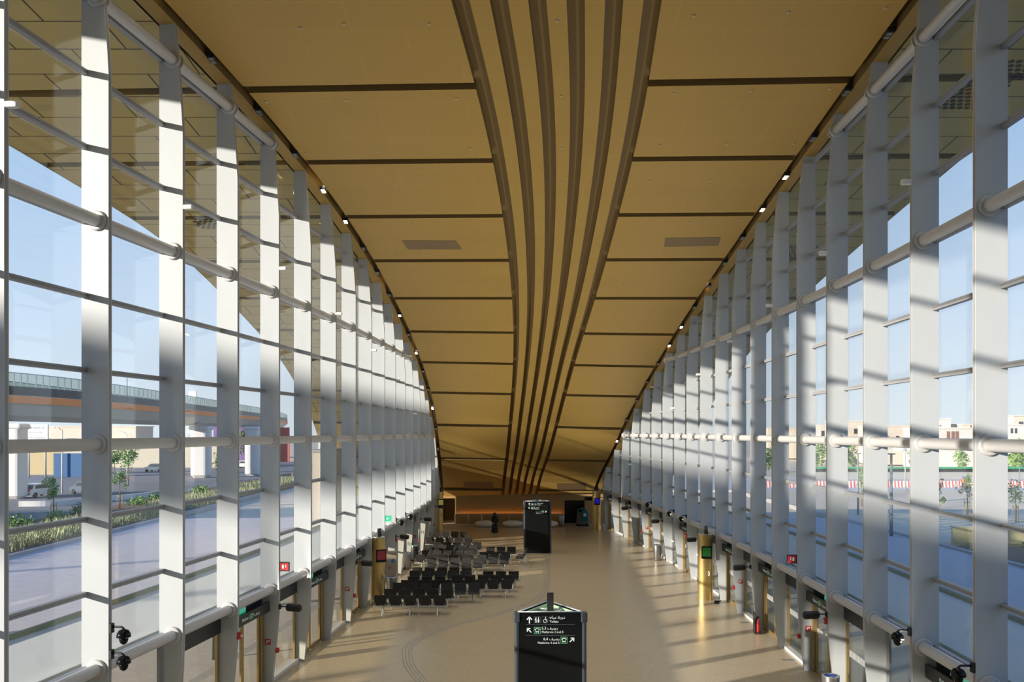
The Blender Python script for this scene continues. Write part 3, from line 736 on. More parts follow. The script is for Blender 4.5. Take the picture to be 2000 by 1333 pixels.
for k, (side, i, z, lb) in enumerate((('left',0,3.98,'upper black dome camera on the nearest full left fin'),('left',0,3.42,'lower black dome camera on the nearest full left fin'),
    ('left',9,3.45,'black dome camera above the tube beyond the left kiosk'),('left',10,3.45,'black dome camera one fin past the left kiosk camera'),
    ('right',0,3.45,'black dome camera over the lowest tube, second from right edge'),('right',-1,3.45,'black dome camera over the lowest tube at right edge'),
    ('right',9,3.45,'black dome camera on the fin just past the green-screen kiosk'),('right',10,3.45,'black dome camera two fins past the green-screen kiosk'),('right',12,3.45,'black dome camera farthest along the right wall'))):
    onfin('dome_camera', side, i, z, lb, 'camera', 'dome cameras on the fins', cam_)
def call(o): MB().rbox((.05,0,0), (.10,.13,.15), .02).build('housing', 'red', o); MB().tube([(.10,0,0),(.115,0,0)], .03, 10).build('button', 'red_sign', o)
def beacon(o): MB().rbox((.05,0,0), (.10,.12,.20), .02).build('housing', 'red', o); MB().tube([(.10,0,-.01),(.14,0,-.01)], [.045,.03], 10).build('lens', 'white_plastic', o)
for side, lst in (('left', (3,6,12,15)), ('right', (3,6,13))):
    for k, i in enumerate(lst):
        onfin('call_point', side, i, 1.17, '%s small red call point from the camera low on the %s fins' % (ORD[k], side), 'alarm', 'red call points on the %s fins' % side, call)
        b, t, n = wall_pt(side, YL(i) if side == 'left' else YR(i), .26, 1.45)
        o = empty('fire_notice', b - t*.07, math.atan2(t.y,t.x)-pi/2, '%s small red fire notice from the camera on the %s fin faces' % (ORD[k], side), 'sign', 'fire notices on the %s fins' % side)
        pl = MB().box((0,0,0), (.18,.012,.18)).build('plate', 'red_sign', o)
        MB().box((-.03,-.009,.0), (.04,.006,.1)).box((.03,-.009,.03), (.05,.006,.05)).build('pictogram', 'white_plastic', pl)
for side, lst in (('left', (2,9)), ('right', (2,9))):
    for k, i in enumerate(lst): onfin('alarm_beacon', side, i, 2.38, '%s red alarm beacon with white lens from the camera, %s wall' % (ORD[k], side), 'alarm', 'alarm beacons on the %s fins' % side, beacon)
def flag(m, pic):
    def f(o):
        pl = MB().box((.17,0,0), (.30,.04,.26)).build('sign_panel', m[0], o); MB().box((.17,-.01,0), (.33,.05,.30)).build('border', m[1], o)
        for s_ in (-1,1):
            MB().box((.13,s_*.042,.0), (.06,.01,.12)).build('pictogram', 'sign_white', pl); MB().box((.22,s_*.042,.02), (.025,.01,.10)).build('pictogram', 'sign_white', pl)
            MB().box((.17,s_*.034,0), (.27,.01,.23)).build('face', m[0], pl)
    return f
onfin('fire_sign', 'left', 3, 3.87, 'red fire hose sign standing off the left fin above a speaker', 'sign', None, flag(('red_sign','black_matte'), 1))
onfin('fire_sign', 'right', 3, 3.82, 'red fire hose sign standing off a right fin over the tube', 'sign', None, flag(('red_sign','black_matte'), 1))
onfin('emergency_sign', 'left', 8, 3.85, 'green illuminated sign standing off the fin behind left kiosk', 'sign', None, flag(('green_sign','sign_green'), 1))
# ---- platform signs and exit signs over the doors
cnt = {'left':0,'right':0}
for side in ('left','right'):
    for i, num in DOORS[side].items():
        a, x, n, L, kind = LOWER[side, i]; k = cnt[side]; cnt[side] += 1
        o = empty('platform_sign', a + x*(L/2) + n*.34 + Vector((0,0,2.60)), math.atan2(x.y,x.x) + (pi if side == 'right' else 0), '%s black platform sign from the camera over a %s door' % (ORD[k], side), 'sign', 'platform signs over the %s doors' % side)
        # local -y must face the hall
        o.rotation_euler = (0,0, math.atan2(n.y,n.x)+pi/2)
        bd = MB().box((0,.04,0), (L-.22,.08,.32)).build('board', 'black_panel', o)
        icon_bus(bd, 0, 0, .16)
        text('Platform %d' % num, .125, 'sign_white', bd, (-.13,-.004,-.045), align='RIGHT'); text('%d ' % num + AR_PLAT, .135, 'sign_white', bd, (.13,-.004,-.045))
        MB().box((-L*.33,.20,0), (.05,.28,.05)).box((L*.33,.20,0), (.05,.28,.05)).build('bracket', 'black_matte', o)
        e = empty('exit_sign', a + x*(L*.36) + n*.25 + Vector((0,0,2.86)), o.rotation_euler.z, '%s green exit sign from the camera over a %s door' % (ORD[k], side), 'sign', 'exit signs over the %s doors' % side)
        eb = MB().box((0,.03,0), (.46,.06,.19)).build('lightbox', 'green_sign', e)
        text('EXIT', .14, 'sign_white', eb, (-.19,-.004,-.05)); arrow(eb, .17, 0, .13, 0)

# ------------------------------------------------------------------ ceiling fittings
LIT = {'left': (4,5,9,11,14), 'right': (3,4,9,10,15,16)}
for side in ('left','right'):
    g, yf, sg, _ = SIDES[side]
    for i in range(-1, LAST[side]-1):
        y = yf(i+.5); z = ZS(y); d = (ZS(y+.1)-ZS(y-.1))/.2; x = g(y)+sg*.57
        lit = i in LIT[side]
        o = empty('spotlight', (x,y,z+.02), 0, '%s twin spotlight from the camera in the %s ceiling slot%s' % (ORD[i+1], side, ', switched on' if lit else ''), 'spotlight', 'twin spotlights in the %s ceiling slot' % side)
        o.rotation_euler = (math.atan(d),0,0)
        MB().rbox((0,0,-.03), (.20,.34,.14), .02).build('housing', 'black_matte', o)
        for s in (-1,1): MB().box((0,s*.082,-.105), (.13,.12,.015)).build('lens', 'lamp_lens' if lit else 'lamp_off', o)
DISC = [(587,54),(838,46),(672,46),(520,198),(677,195),(891,192),(599,298),(735,295),(919,290),(647,363),(770,360),(935,358),(701,436),(806,437),(952,436),
        (775,496),(834,498),(966,496),(816,555),(958,553),(831,590),(848,640),(1540,23),(1355,30),(1730,15),(1315,182),(1467,177),(1621,173),(1287,283),(1420,281),(1551,280),
        (1267,353),(1387,352),(1238,435),(1348,434),(1447,430),(1220,494),(1216,555),(1276,676),(1245,725),(1088,40),(1096,187),(1098,288),(1098,357),(1094,436),(1090,495),(1056,742)]
bays = {}
for px, py in DISC:
    p = ceil_at(px, py); zone = 'left of the ridge' if p.x < G1(p.y) else ('right of the ridge' if p.x > G6(p.y) else 'on a ridge rib')
    bays.setdefault(zone, []).append((p.y, p))
for zone, L_ in bays.items():
    for k, (y, p) in enumerate(sorted(L_, key=lambda q: q[0])):
        o = empty('smoke_detector', p, 0, '%s small pale ceiling detector from the camera %s' % (ORD[k] if k < len(ORD) else str(k), zone), 'detector', 'ceiling detectors %s' % zone)
        o.rotation_euler = (math.atan((ZS(y+.1)-ZS(y-.1))/.2),0,0)
        MB().lathe([(.02,-.035),(.045,-.032),(.055,-.01),(.058,.02)], n=12).build('housing', 'disc_pale', o)
mat('vent_gold', (.21,.14,.058), .6)
for c4, lb in ((((785,470),(890,470),(903,487),(797,487)),'grey-brown ventilation panel in ceiling left of the ridge, nearer one'),(((1299,465),(1408,463),(1403,480),(1297,482)),'grey-brown ventilation panel in ceiling right of the ridge, nearer one'),
    (((905,941),(962,942),(966,955),(907,954)),'grey-brown ventilation panel low on the far left ceiling'),(((1088,944),(1145,944),(1143,957),(1088,957)),'grey-brown ventilation panel low on the far right ceiling')):
    ps = [ceil_at(*q) for q in c4]; mb = MB(); vs = []
    for dz in (-.012,.03): vs += [p + Vector((0,0,dz)) for p in ps]
    mb.add(vs, [(0,1,2,3),(7,6,5,4)] + [(q,4+q,4+(q+1)%4,(q+1)%4) for q in range(4)])
    tag(mb.build('ceiling_vent', 'vent_gold'), lb, 'vent', 'ceiling ventilation panels')

# ------------------------------------------------------------------ floor details
def cat_rom(pts, n):
    out = []
    P_ = [pts[0]] + list(pts) + [pts[-1]]
    for i in range(1, len(P_)-2):
        for k in range(n):
            t = k/n; a,b,c,d_ = P_[i-1],P_[i],P_[i+1],P_[i+2]
            out.append(.5*((2*b)+(c-a)*t+(2*a-5*b+4*c-d_)*t*t+(3*b-a-3*c+d_)*t**3))
    return out
path = cat_rom([floor_at(*p) for p in ((1066,1092),(1067,1102),(1066,1130),(1064,1153),(1047,1172),(1005,1190),(945,1207),(885,1222),(832,1242),(800,1262),(795,1281),(801,1303),(822,1330),(850,1362))], 60)
tp = MB(); acc = 0.; nxt = 0.
for i in range(1, len(path)-1):
    s = (path[i+1]-path[i]).length; acc += s
    if acc >= nxt:
        nxt = acc + .24; t = (path[i+1]-path[i-1]).normalized(); n = Vector((-t.y,t.x,0))
        for k in range(4):
            c = path[i] + n*(k-1.5)*.115; a = math.atan2(t.y,t.x); M = Matrix.Rotation(a,3,'Z'); tp.box(c+Vector((0,0,.0035)), (.16,.035,.007), M)
tag(tp.build('guide_strip', 'stud_grey'), 'curving band of raised grey guide bars across the floor', 'guide strip', kind='stuff')
for px, py, lb in ((1455,1217,'small steel floor plate by the right wall, farther one'),(1540,1290,'small steel floor plate by the right wall, nearer one')):
    p = floor_at(px, py); tag(MB().rbox(p+Vector((0,0,.005)), (.42,.20,.01), .01).build('floor_plate', 'chrome'), lb, 'floor plate')
ex = empty('extinguisher_stand', (9.98,34.15,0), math.radians(80), 'black stand holding red fire extinguishers beside a right fin', 'extinguisher')
MB().rbox((0,.12,.42), (.42,.06,.84), .02).rbox((0,0,.03), (.42,.3,.06), .02).build('stand', 'black_matte', ex)
for s in (-1,1):
    c_ = MB().lathe([(.06,.06),(.075,.09),(.075,.50),(.05,.58),(.02,.62)], (s*.1,0,0), 12).build('cylinder', 'red', ex)
    MB().box((s*.1,-.03,.64), (.04,.12,.04)).build('handle', 'black_matte', c_)
tw = MB(); rp = random.Random(3)
for q in range(3):
    pts = []
    for k in range(40):
        a = k*2*pi/13; r = .12+.05*sin(k*.9+q); pts.append((r*cos(a)+.03*q, r*sin(a), .02+.03*q+.03*abs(sin(k*.7+q))))
    tw.tube(pts, .012, 5)
o = tw.build('cable_coil', 'black_matte'); o.location = (9.78,40.15,0); tag(o, 'tangle of dark cable on the floor beside the green-screen kiosk', 'cable')

# ------------------------------------------------------------------ ride-on floor scrubber
fs_ = empty('floor_scrubber', (6.15,73.3,0), 0, 'teal and grey floor scrubbing machine parked before the black portal', 'cleaning machine')
MB().rbox((0,0,.28), (1.05,.9,.36), .12).build('chassis', 'scrub_grey', fs_)
MB().rbox((0,-.1,.08), (1.12,.8,.10), .05).build('brush_skirt', 'black_matte', fs_)
MB().prism([(-.05,.42),(.50,.42),(.42,1.25),(.30,1.38),(.0,1.38),(-.08,1.2)], 'y', -.38, .36).build('rear_tank', 'scrub_teal', fs_)
MB().prism([(-.5,.45),(-.1,.45),(-.1,1.15),(-.32,1.22),(-.48,1.0)], 'y', -.30, .32).build('front_body', 'scrub_grey', fs_)
MB().tube([(-.46,-.2,1.0),(-.42,-.2,1.38),(-.2,-.2,1.5),(.2,-.2,1.5),(.34,-.2,1.38)], .05, 8).build('guard_frame', 'scrub_teal', fs_)
MB().box((.18,-.40,.98), (.24,.02,.26)).build('label_plate', 'white_plastic', fs_)
MB().lathe([(.03,0),(.05,.03),(.03,.09)], (.0,-.2,1.54), 10).build('warning_lamp', 'orange', fs_)
for x in (-.38,.36): MB().tube([(x,-.40,.12),(x,-.47,.12)], .12, 14).build('wheel', 'tyre', fs_)

# ------------------------------------------------------------------ people
def skin_obj(name, nodes, edges, m, parent, root=0, lv=1):
    me = bpy.data.meshes.new(name); me.from_pydata([n[0] for n in nodes], edges, []); me.update()
    o = bpy.data.objects.new(name, me); COL.objects.link(o); o.parent = parent; me.materials.append(MATS[m])
    md = o.modifiers.new('skin', 'SKIN'); md.use_smooth_shade = True
    for i, n in enumerate(nodes):
        r = n[1] if isinstance(n[1], tuple) else (n[1], n[1]); me.skin_vertices[0].data[i].radius = r; me.skin_vertices[0].data[i].use_root = (i == root)
    s = o.modifiers.new('sub', 'SUBSURF'); s.levels = lv; s.render_levels = lv
    return o
def hand(parent, w, d, name='hand'):
    """palm plus five curled fingers; w wrist point, d pointing direction"""
    d = Vector(d).normalized(); sd = Vector((0,1,0)); up = d.cross(sd).normalized(); w = Vector(w)
    nodes = [(w, .022), (w+d*.05, (.038,.020)), (w+d*.085, (.036,.018))]; edges = [(0,1),(1,2)]
    for k, ln in enumerate((.07,.078,.072,.055)):
        b = w + d*.085 + sd*(k-1.5)*.019; i0 = len(nodes)
        nodes += [(b+d*ln*.4+up*.004, .0088), (b+d*ln*.75+up*.016, .008), (b+d*ln*.9+up*.034, .007)]; edges += [(2,i0),(i0,i0+1),(i0+1,i0+2)]
    i0 = len(nodes); nodes += [(w+d*.05-sd*.042+up*.006, .010), (w+d*.085-sd*.052+up*.018, .008)]; edges += [(1,i0),(i0,i0+1)]
    return skin_obj(name, nodes, edges, 'skin', parent)
V = Vector
wm = empty('person', (-1.40,67.9,0), math.radians(18), 'person in a black robe and face veil walking past the white benches', 'person')
body = [(V((0,0,.92)),(.15,.11)),(V((0,0,1.12)),(.13,.10)),(V((0,-.01,1.30)),(.16,.10)),(V((0,0,1.41)),(.06,.06)),(V((0,-.02,1.50)),(.085,.10)),(V((0,-.02,1.585)),(.07,.085)),
        (V((-.18,0,1.33)),.06),(V((-.23,.02,1.08)),.05),(V((-.20,-.12,.90)),.035),(V((.18,0,1.33)),.06),(V((.24,.03,1.08)),.05),(V((.25,-.04,.84)),.035),
        (V((-.09,0,.86)),.10),(V((-.11,-.10,.48)),.07),(V((-.12,-.05,.08)),.045),(V((-.12,-.16,.04)),.04),(V((.09,0,.86)),.10),(V((.12,.08,.48)),.07),(V((.15,.16,.09)),.045),(V((.16,.06,.04)),.04)]
ed = [(0,1),(1,2),(2,3),(3,4),(4,5),(2,6),(6,7),(7,8),(2,9),(9,10),(10,11),(0,12),(12,13),(13,14),(14,15),(0,16),(16,17),(17,18),(18,19)]
skin_obj('body', body, ed, 'skin', wm)
rb = MB(); rb.lathe([(.29,.07),(.285,.10),(.25,.45),(.215,.85),(.20,1.05),(.215,1.25),(.17,1.37),(.09,1.42)], n=24, sy=.72); rb.build('robe', 'abaya', wm)
for s, el, wr in ((-1,V((-.23,.02,1.08)),V((-.21,-.10,.93))),(1,V((.24,.03,1.08)),V((.25,-.02,.88)))):
    MB().tube([(s*.16,0,1.34),(s*.19,0,1.27),el,wr], [.085,.085,.08,.085], 12).build('sleeve', 'abaya', wm)
hv = MB(); hv.lathe([(.20,1.22),(.19,1.30),(.135,1.40),(.125,1.46),(.130,1.54),(.115,1.61),(.07,1.655),(.02,1.665)], (0,-.01,0), n=20, sy=.95); hv.build('head_veil', 'abaya', wm)
MB().box((0,-.132,1.545), (.12,.012,.032)).build('eye_opening', 'skin', wm)
for s in (-1,1): MB().lathe([(.004,-.006),(.008,0),(.004,.006)], (s*.03,-.139,1.547), 8).build('eye', 'black_gloss', wm)
hand(wm, V((-.20,-.12,.91)), (-.1,-.35,-1)); hand(wm, V((.25,-.03,.86)), (.05,-.1,-1))
MB().rbox((-.18,-.17,.79), (.06,.02,.10), .01).build('phone', 'white_plastic', wm)
MB().box((.10,-.165,1.22), (.05,.012,.09)).build('green_badge', 'hoard_green', wm)
for x, y in ((-.12,-.12),(.16,.08)): MB().rbox((x,y,.035), (.09,.25,.07), .035).build('shoe', 'black_matte', wm)

wk = empty('person', (64.2,119.5,.02), math.radians(-30), 'worker in orange vest and blue helmet beside the striped barrier', 'person')
wb = [(V((0,0,.95)),(.15,.11)),(V((0,0,1.2)),(.15,.11)),(V((0,0,1.38)),(.16,.10)),(V((0,0,1.5)),.06),(V((0,-.02,1.62)),(.085,.10)),(V((0,-.02,1.70)),(.07,.08)),
      (V((-.2,0,1.4)),.06),(V((-.26,-.03,1.12)),.05),(V((-.22,-.22,.95)),.035),(V((.2,0,1.4)),.06),(V((.26,-.03,1.12)),.05),(V((.22,-.22,.95)),.035),
      (V((-.1,0,.88)),.09),(V((-.11,-.04,.48)),.065),(V((-.12,0,.09)),.045),(V((-.12,-.12,.05)),.045),(V((.1,0,.88)),.09),(V((.12,.02,.48)),.065),(V((.12,.05,.09)),.045),(V((.12,-.07,.05)),.045)]
skin_obj('body', wb, ed, 'trouser', wk)
MB().lathe([(.20,.90),(.215,1.1),(.22,1.3),(.17,1.44),(.09,1.48)], n=18, sy=.72).build('vest', 'vest', wk)
MB().lathe([(.15,1.66),(.125,1.68),(.12,1.76),(.07,1.82),(.02,1.83)], (0,-.02,0), 16).build('helmet', 'helmet_blue', wk)
MB().lathe([(.04,1.53),(.082,1.58),(.09,1.64),(.085,1.68)], (0,-.025,0), 14).build('face', 'skin', wk)
hand(wk, V((-.22,-.23,.95)), (0,-1,-.4)); hand(wk, V((.22,-.23,.95)), (0,-1,-.4))
wbar = empty('wheelbarrow', (62.9,119.0,.02), math.radians(60), 'grey wheelbarrow on the pale lot beside the worker', 'wheelbarrow')
MB().prism([(-.45,.75),(.45,.70),(.30,.42),(-.30,.42)], 'y', -.3, .3).build('tray', 'fence_grey', wbar)
MB().tube([(.55,-.06,.2),(.55,.06,.2)], .2, 16).build('wheel', 'tyre', wbar)
for s in (-1,1): MB().tube([(.55,s*.08,.2),(-.2,s*.25,.42),(-1.0,s*.3,.72)], .02, 6).tube([(-.25,s*.22,.42),(-.3,s*.26,0)], .02, 6).build('handle', 'pole_grey', wbar)

# ------------------------------------------------------------------ canopies outside over the platform doors
for side in ('left','right'):
    g, yf, sg, _ = SIDES[side]; ys = np.linspace(12, 66, 19)
    inn = [wall_pt(side, y, -.12)[0] for y in ys]; out = [wall_pt(side, y, -3.2)[0] for y in ys]
    ca = empty('canopy', (inn[0].x, inn[0].y, 3.0), 0, 'flat pale canopy roof outside the %s platform doors' % side, 'canopy', None, 'structure')
    off = (inn[0].x, inn[0].y, 3.0)
    MB().prism([(p.x,p.y) for p in inn] + [(p.x,p.y) for p in out[::-1]], 'z', 2.80, 3.2).build('roof_slab', 'canopy_pale', ca, off)
    MB().tube([p+Vector((0,0,3.2)) for p in out], .12, 8).build('edge_pipe', 'canopy_edge', ca, off)
    for k in range(0, 19, 3): 
        p = wall_pt(side, ys[k], -3.0)[0]; MB().tube([p+Vector((0,0,-.02)), p+Vector((0,0,3.05))], .07, 8).build('post', 'pole_grey', ca, off)

# ------------------------------------------------------------------ left outside: flyover, bed, traffic
FP = cat_rom([V(p+(0,)) for p in ((-260,38),(-190,40),(-120,45),(-78,57),(-60,72),(-53.5,90),(-57,130),(-62,170),(-70,225),(-88,310),(-120,400))], 8)
fo = empty('flyover', (-53,88,0), 0, 'curving grey road flyover with orange edge and mesh screen', 'flyover', None, 'structure'); FO = (-53,88,0)
def sweep(sec, m, name, i0=0, i1=None, closed=True):
    pts = FP[i0:i1]; mb = MB(); n = len(sec); vs = []
    for i, p in enumerate(pts):
        t = (pts[min(i+1,len(pts)-1)]-pts[max(i-1,0)]).normalized(); nr = V((t.y,-t.x,0))
        vs += [p + nr*o_ + V((0,0,z)) for o_, z in sec]
    mb.add(vs, [(i*n+k, i*n+(k+1)%n, (i+1)*n+(k+1)%n, (i+1)*n+k) for i in range(len(pts)-1) for k in range(n)] + [tuple(range(n-1,-1,-1)), tuple((len(pts)-1)*n+k for k in range(n))])
    return mb.build(name, m, fo, FO)
FZ = .35
sweep([(4.9,10.75+FZ),(3.4,9.5+FZ),(1.6,9.0+FZ),(-1.6,9.0+FZ),(-3.4,9.5+FZ),(-4.9,10.75+FZ),(-4.9,11.5+FZ),(4.9,11.5+FZ)], 'concrete', 'deck')
for s in (1,-1):
    sweep([(s*4.9,10.7+FZ),(s*5.0,10.7+FZ),(s*5.0,11.45+FZ),(s*4.9,11.45+FZ)], 'orange', 'edge_fascia')
    sweep([(s*4.75,11.5+FZ),(s*4.9,11.5+FZ),(s*4.9,12.4+FZ),(s*4.75,12.4+FZ)], 'black_panel', 'parapet')
    sweep([(s*4.85,12.4+FZ),(s*4.88,12.4+FZ),(s*4.88,13.7+FZ),(s*4.85,13.7+FZ)], 'mesh_screen', 'mesh_screen')
    sweep([(s*4.82,13.68+FZ),(s*4.9,13.68+FZ),(s*4.9,13.76+FZ),(s*4.82,13.76+FZ)], 'fence_grey', 'top_rail')
for i in range(20, len(FP)-20, 1):
    for h in (0,.33,.66):
        p = FP[i].lerp(FP[i+1], h); t = (FP[i+1]-FP[i]).normalized(); nr = V((t.y,-t.x,0))
        q = p + nr*4.86
        if 60 < q.y < 260: MB().box(q+V((0,0,13.0+FZ)), (.10,.10,1.4)).build('screen_post', 'fence_grey', fo, FO)
def pillar(x, y, w, label, top=9.1):
    o = empty('pillar', (x,y,0), 0, label, 'pillar', 'flyover pillars', 'structure')
    MB().rbox((0,0,top/2), (w,w*.8,top), w*.25, seg=4).build('shaft', 'concrete_white', o)
    MB().rbox((0,0,top-.35), (w*1.08,w*.9,.7), w*.2, seg=3).build('head', 'concrete_white', o)
for k, (x, y, w, lb) in enumerate(((-55.5,150,3.3,'thick white flyover pillar seen through the third left bay'),(-48.5,157,2.6,'white flyover pillar seen through the fourth left bay'),
    (-61.0,103,2.6,'white flyover pillar at the left picture edge'),(-100,50,3.,'white flyover pillar outside the picture to the left'),(-70,232,3.,'farthest white flyover pillar'))): pillar(x, y, w, lb, 9.2)
fb = empty('shadow_deck', (-24.5,-4,0), 0, 'unseen deck beside the station, added to shade the lower left wall', 'shadow_deck', None, 'structure')  # unseen, added to shade the lower left wall and middle of the floor
MB().box((0,0,5.3), (3.,74,.8)).build('deck', 'concrete', fb)
for y in (-36,-12,12,36): MB().tube([(0,y,0),(0,y,4.95)], .25, 12).build('pier', 'concrete_white', fb)
# sun blockers added outside the left wall
sv = empty('sun_block_wall', (-13.4,64.0,0), 0, 'plain cream wall added outside the far left glass wall to block the sun', 'wall')  # added to keep low sun off the far end wall
MB().box((0,0,3.4), (.8,12.,6.8)).build('wall', 'build_cream', sv); MB().box((0,0,6.88), (1.,12.2,.16)).build('roof_edge', 'kerb', sv)
hd = empty('high_shadow_deck', (-112,-52,0), 0, 'unseen raised slab far out to the left, added to shade the fins', 'flyover', None, 'structure')  # unseen, added to cast the shade band across the left fins
MB().box((0,0,32.1), (4,108,3.4)).build('deck', 'concrete', hd)
for y in (-53,-18,18,53): MB().rbox((0,y,15.1), (.5,.5,30.2), .1).build('pier', 'concrete_white', hd)
def lamp_post(loc, h, arm, label, m='pole_grey', r=.08, rz=0.):
    o = empty('street_lamp', loc, rz, label, 'street lamp', 'street lamps outside')
    MB().tube([(0,0,0),(0,0,h*.5),(0,0,h)], [r*1.2,r,r*.8], 8).build('pole', m, o)
    if arm:
        MB().tube([(0,0,h-.1),(arm*.4,0,h+.25),(arm,0,h+.3)], r*.6, 6).build('arm', m, o); MB().rbox((arm+.2,0,h+.28), (.6,.22,.1), .04).build('lantern', m, o)
    else: MB().lathe([(.06,h-.02),(.34,h+.02),(.30,h+.09),(.05,h+.12)], n=14).build('lantern', m, o)
    return o
lamp_post((-48.6,106,12.0), 3.2, 1.2, 'curved lamp post standing on the flyover edge', r=.06)
lamp_post((-60,112,0), 8.5, -1.4, 'tall white lamp post behind the parked cars', 'concrete_white', r=.10)
lamp_post((-67,146,0), 8.0, -1.6, 'pale lamp post near the flyover seen through the second left bay', 'concrete_white', r=.09)
bb = empty('signboard', (-54.0,142,12.2), 0, 'white box signboard above the flyover parapet', 'sign')
MB().box((0,0,2.3), (1.3,.25,1.2)).build('panel', 'concrete_white', bb); MB().tube([(0,0,0),(0,0,1.7)], .08, 6).build('post', 'fence_grey', bb)
bb = empty('billboard', (-85,150,0), math.radians(-6), 'white roadside billboard with rows of small writing', 'sign')
pl = MB().box((0,0,7.9), (4.6,.3,3.2)).build('panel', 'concrete_white', bb)
for s in (-1,1): MB().tube([(s*1.6,.3,0),(s*1.6,.3,8.5)], .15, 8).build('post', 'fence_grey', bb)
rr = random.Random(5)
for z_ in (8.9,8.1,7.2):
    m_ = MB(); xx = -1.7
    while xx < 1.7: l_ = rr.uniform(.12,.4); m_.box((xx+l_/2,-.16,z_+rr.uniform(-.05,.05)), (l_,.02,rr.uniform(.08,.3))); xx += l_+.08
    m_.build('lettering', 'hoard_blue' if z_ > 8.5 else 'fence_grey', pl)
def block(name, x0, x1, y, z1, depth, m, label, group=None, wins=(), z0=0., cat='building'):
    o = empty(name, ((x0+x1)/2, y, 0), 0, label, cat, group)
    MB().box((0, depth/2, (z0+z1)/2), (x1-x0, depth, z1-z0)).build('wall' if cat == 'building' else 'panel', m, o)
    for (wx, wz, ww, wh, wm_) in wins: MB().box((wx, -.02, wz), (ww, .12, wh)).build('window', wm_, o)
    if cat == 'building': MB().box((0, depth/2, z1+.15), (x1-x0+.4, depth+.4, .3)).build('parapet', m, o)
    return o
block('hoarding', -112, -66, 192, 6.6, .4, 'hoard_cream', 'long cream hoarding seen beneath the flyover', cat='hoarding')
block('hoarding', -83, -77, 152, 4.3, .4, 'hoard_blue', 'bright blue hoarding panel behind the parked cars', cat='hoarding')
block('hoarding', -98, -86, 160, 4.6, .4, 'plant_wall', 'yellow-grey hoarding at the left picture edge', cat='hoarding')
block('hoarding', -66, -61, 230, 9.4, .4, 'barrier_red', 'red hoarding beneath the flyover near the fifth left fin', cat='hoarding')
block('hoarding', -80, -70, 225, 9.6, .4, 'purple', 'purple hoarding beneath the flyover in the third left bay', cat='hoarding')
block('building', -60, -40, 260, 9.2, 12, 'build_white', 'white low building behind the flyover far off on the left', None, [(-5,4,2,2.5,'build_glass'),(0,4,2,2.5,'build_glass'),(5,4,2,2.5,'build_glass')])
block('building', -150, -112, 250, 9.6, 12, 'build_cream', 'cream low building at the left picture edge behind the flyover', None, [(-8,5,3,2.5,'build_glass'),(0,5,3,2.5,'build_glass'),(8,5,3,2.5,'build_glass')])
def car(loc, rz, m, label):
    o = empty('car', loc, rz, label, 'car', 'cars on the road outside')
    prof = [(-2.3,.35),(-2.35,.75),(-2.2,1.0),(-1.9,1.05),(-1.55,1.62),(-1.2,1.72),(.35,1.72),(.75,1.62),(1.35,1.08),(2.1,.95),(2.35,.7),(2.35,.35)]
    MB().prism(prof, 'y', -.88, .88).build('body', m, o)
    g_ = MB().prism([(-1.5,1.12),(-1.4,1.56),(.5,1.56),(1.05,1.12)], 'y', -.9, .9).prism([(-1.93,1.1),(-1.62,1.56),(-1.56,1.56),(-1.85,1.1)], 'y', -.75, .75).build('windows', 'build_glass', o)
    for x in (-1.45,1.45):
        for s in (-1,1): MB().tube([(x,s*.7,.34),(x,s*.92,.34)], .34, 16).build('wheel', 'tyre', o)
    for s in (-1,1): MB().box((-2.3,s*.72,.92), (.1,.22,.3)).build('tail_light', 'red', o)
    MB().box((-2.36,0,.5), (.1,1.7,.2)).build('bumper', 'scrub_grey', o)
    return o
car((-59.8,106,0), math.radians(78), 'car_white', 'white estate car seen from behind through the first left bay')
car((-56.0,110.5,0), math.radians(150), 'car_grey', 'grey-blue car beside the white one in first left bay')
car((-73,172,0), math.radians(170), 'car_grey', 'small dark car under the flyover in the second left bay')
car((-60.5,190,0), math.radians(170), 'car_white', 'white car under the flyover beyond the fourth left fin')
def tree(loc, h, r, label, group, trunk=.5, stakes=True, n=240, m='leaf', seed=1, size=.16, squash=1.2, rx=None):
    rn = random.Random(seed); o = empty('tree', loc, 0, label, 'tree', group)
    MB().tube([(0,0,0),(.03,.02,h*.35),(-.04,.03,h*.6),(0,0,h*.9)], [.06*h/4+.01,.05*h/4,.035*h/4,.012], 7).build('trunk', 'bark', o)
    n = int(n*1.9); size *= .72; mb = MB(); zc = h*(trunk+1)/2; hz = h*(1-trunk)/2*1.08
    lobes = [(rn.uniform(-.55,.55)*r, rn.uniform(-.55,.55)*r, zc+rn.uniform(-.7,.7)*hz, rn.uniform(.3,.55)*r) for _ in range(9)] + [(0,0,zc,.6*r)]
    for _ in range(n):
        lx, ly, lz, lr = rn.choice(lobes); d = V((rn.gauss(0,1), rn.gauss(0,1), rn.gauss(0,1))).normalized()*lr*rn.uniform(.5,1.)
        c = V((lx,ly,lz)) + V((d.x,d.y,d.z*squash)); q = size*rn.uniform(.6,1.3)
        a = V((rn.gauss(0,1), rn.gauss(0,1), rn.gauss(0,.6))).normalized(); b = a.cross(V((rn.gauss(0,1), rn.gauss(0,1), rn.gauss(0,1)))).normalized()
        mb.add([c-a*q, c+b*q*.55, c+a*q, c-b*q*.55], [(0,1,2,3)])
    mb.build('crown', m, o)
    if stakes:
        for s in (-1,1): MB().tube([(s*.28,.05,0),(s*.26,.05,1.5)], .035, 6).build('stake', 'stake', o)
        MB().box((0,.05,1.3), (.56,.05,.06)).build('tie', 'stake', o)
    return o
tree((-42.6,78,.06), 4.0, .95, 'young green tree with stakes in the first left bay', 'young trees outside the left wall', .45, True, 420, 'leaf_light', 1, .14)
tree((-41.6,89,.06), 4.4, .9, 'young tree with stakes in the second left bay', 'young trees outside the left wall', .45, True, 320, 'leaf_light', 2, .14)
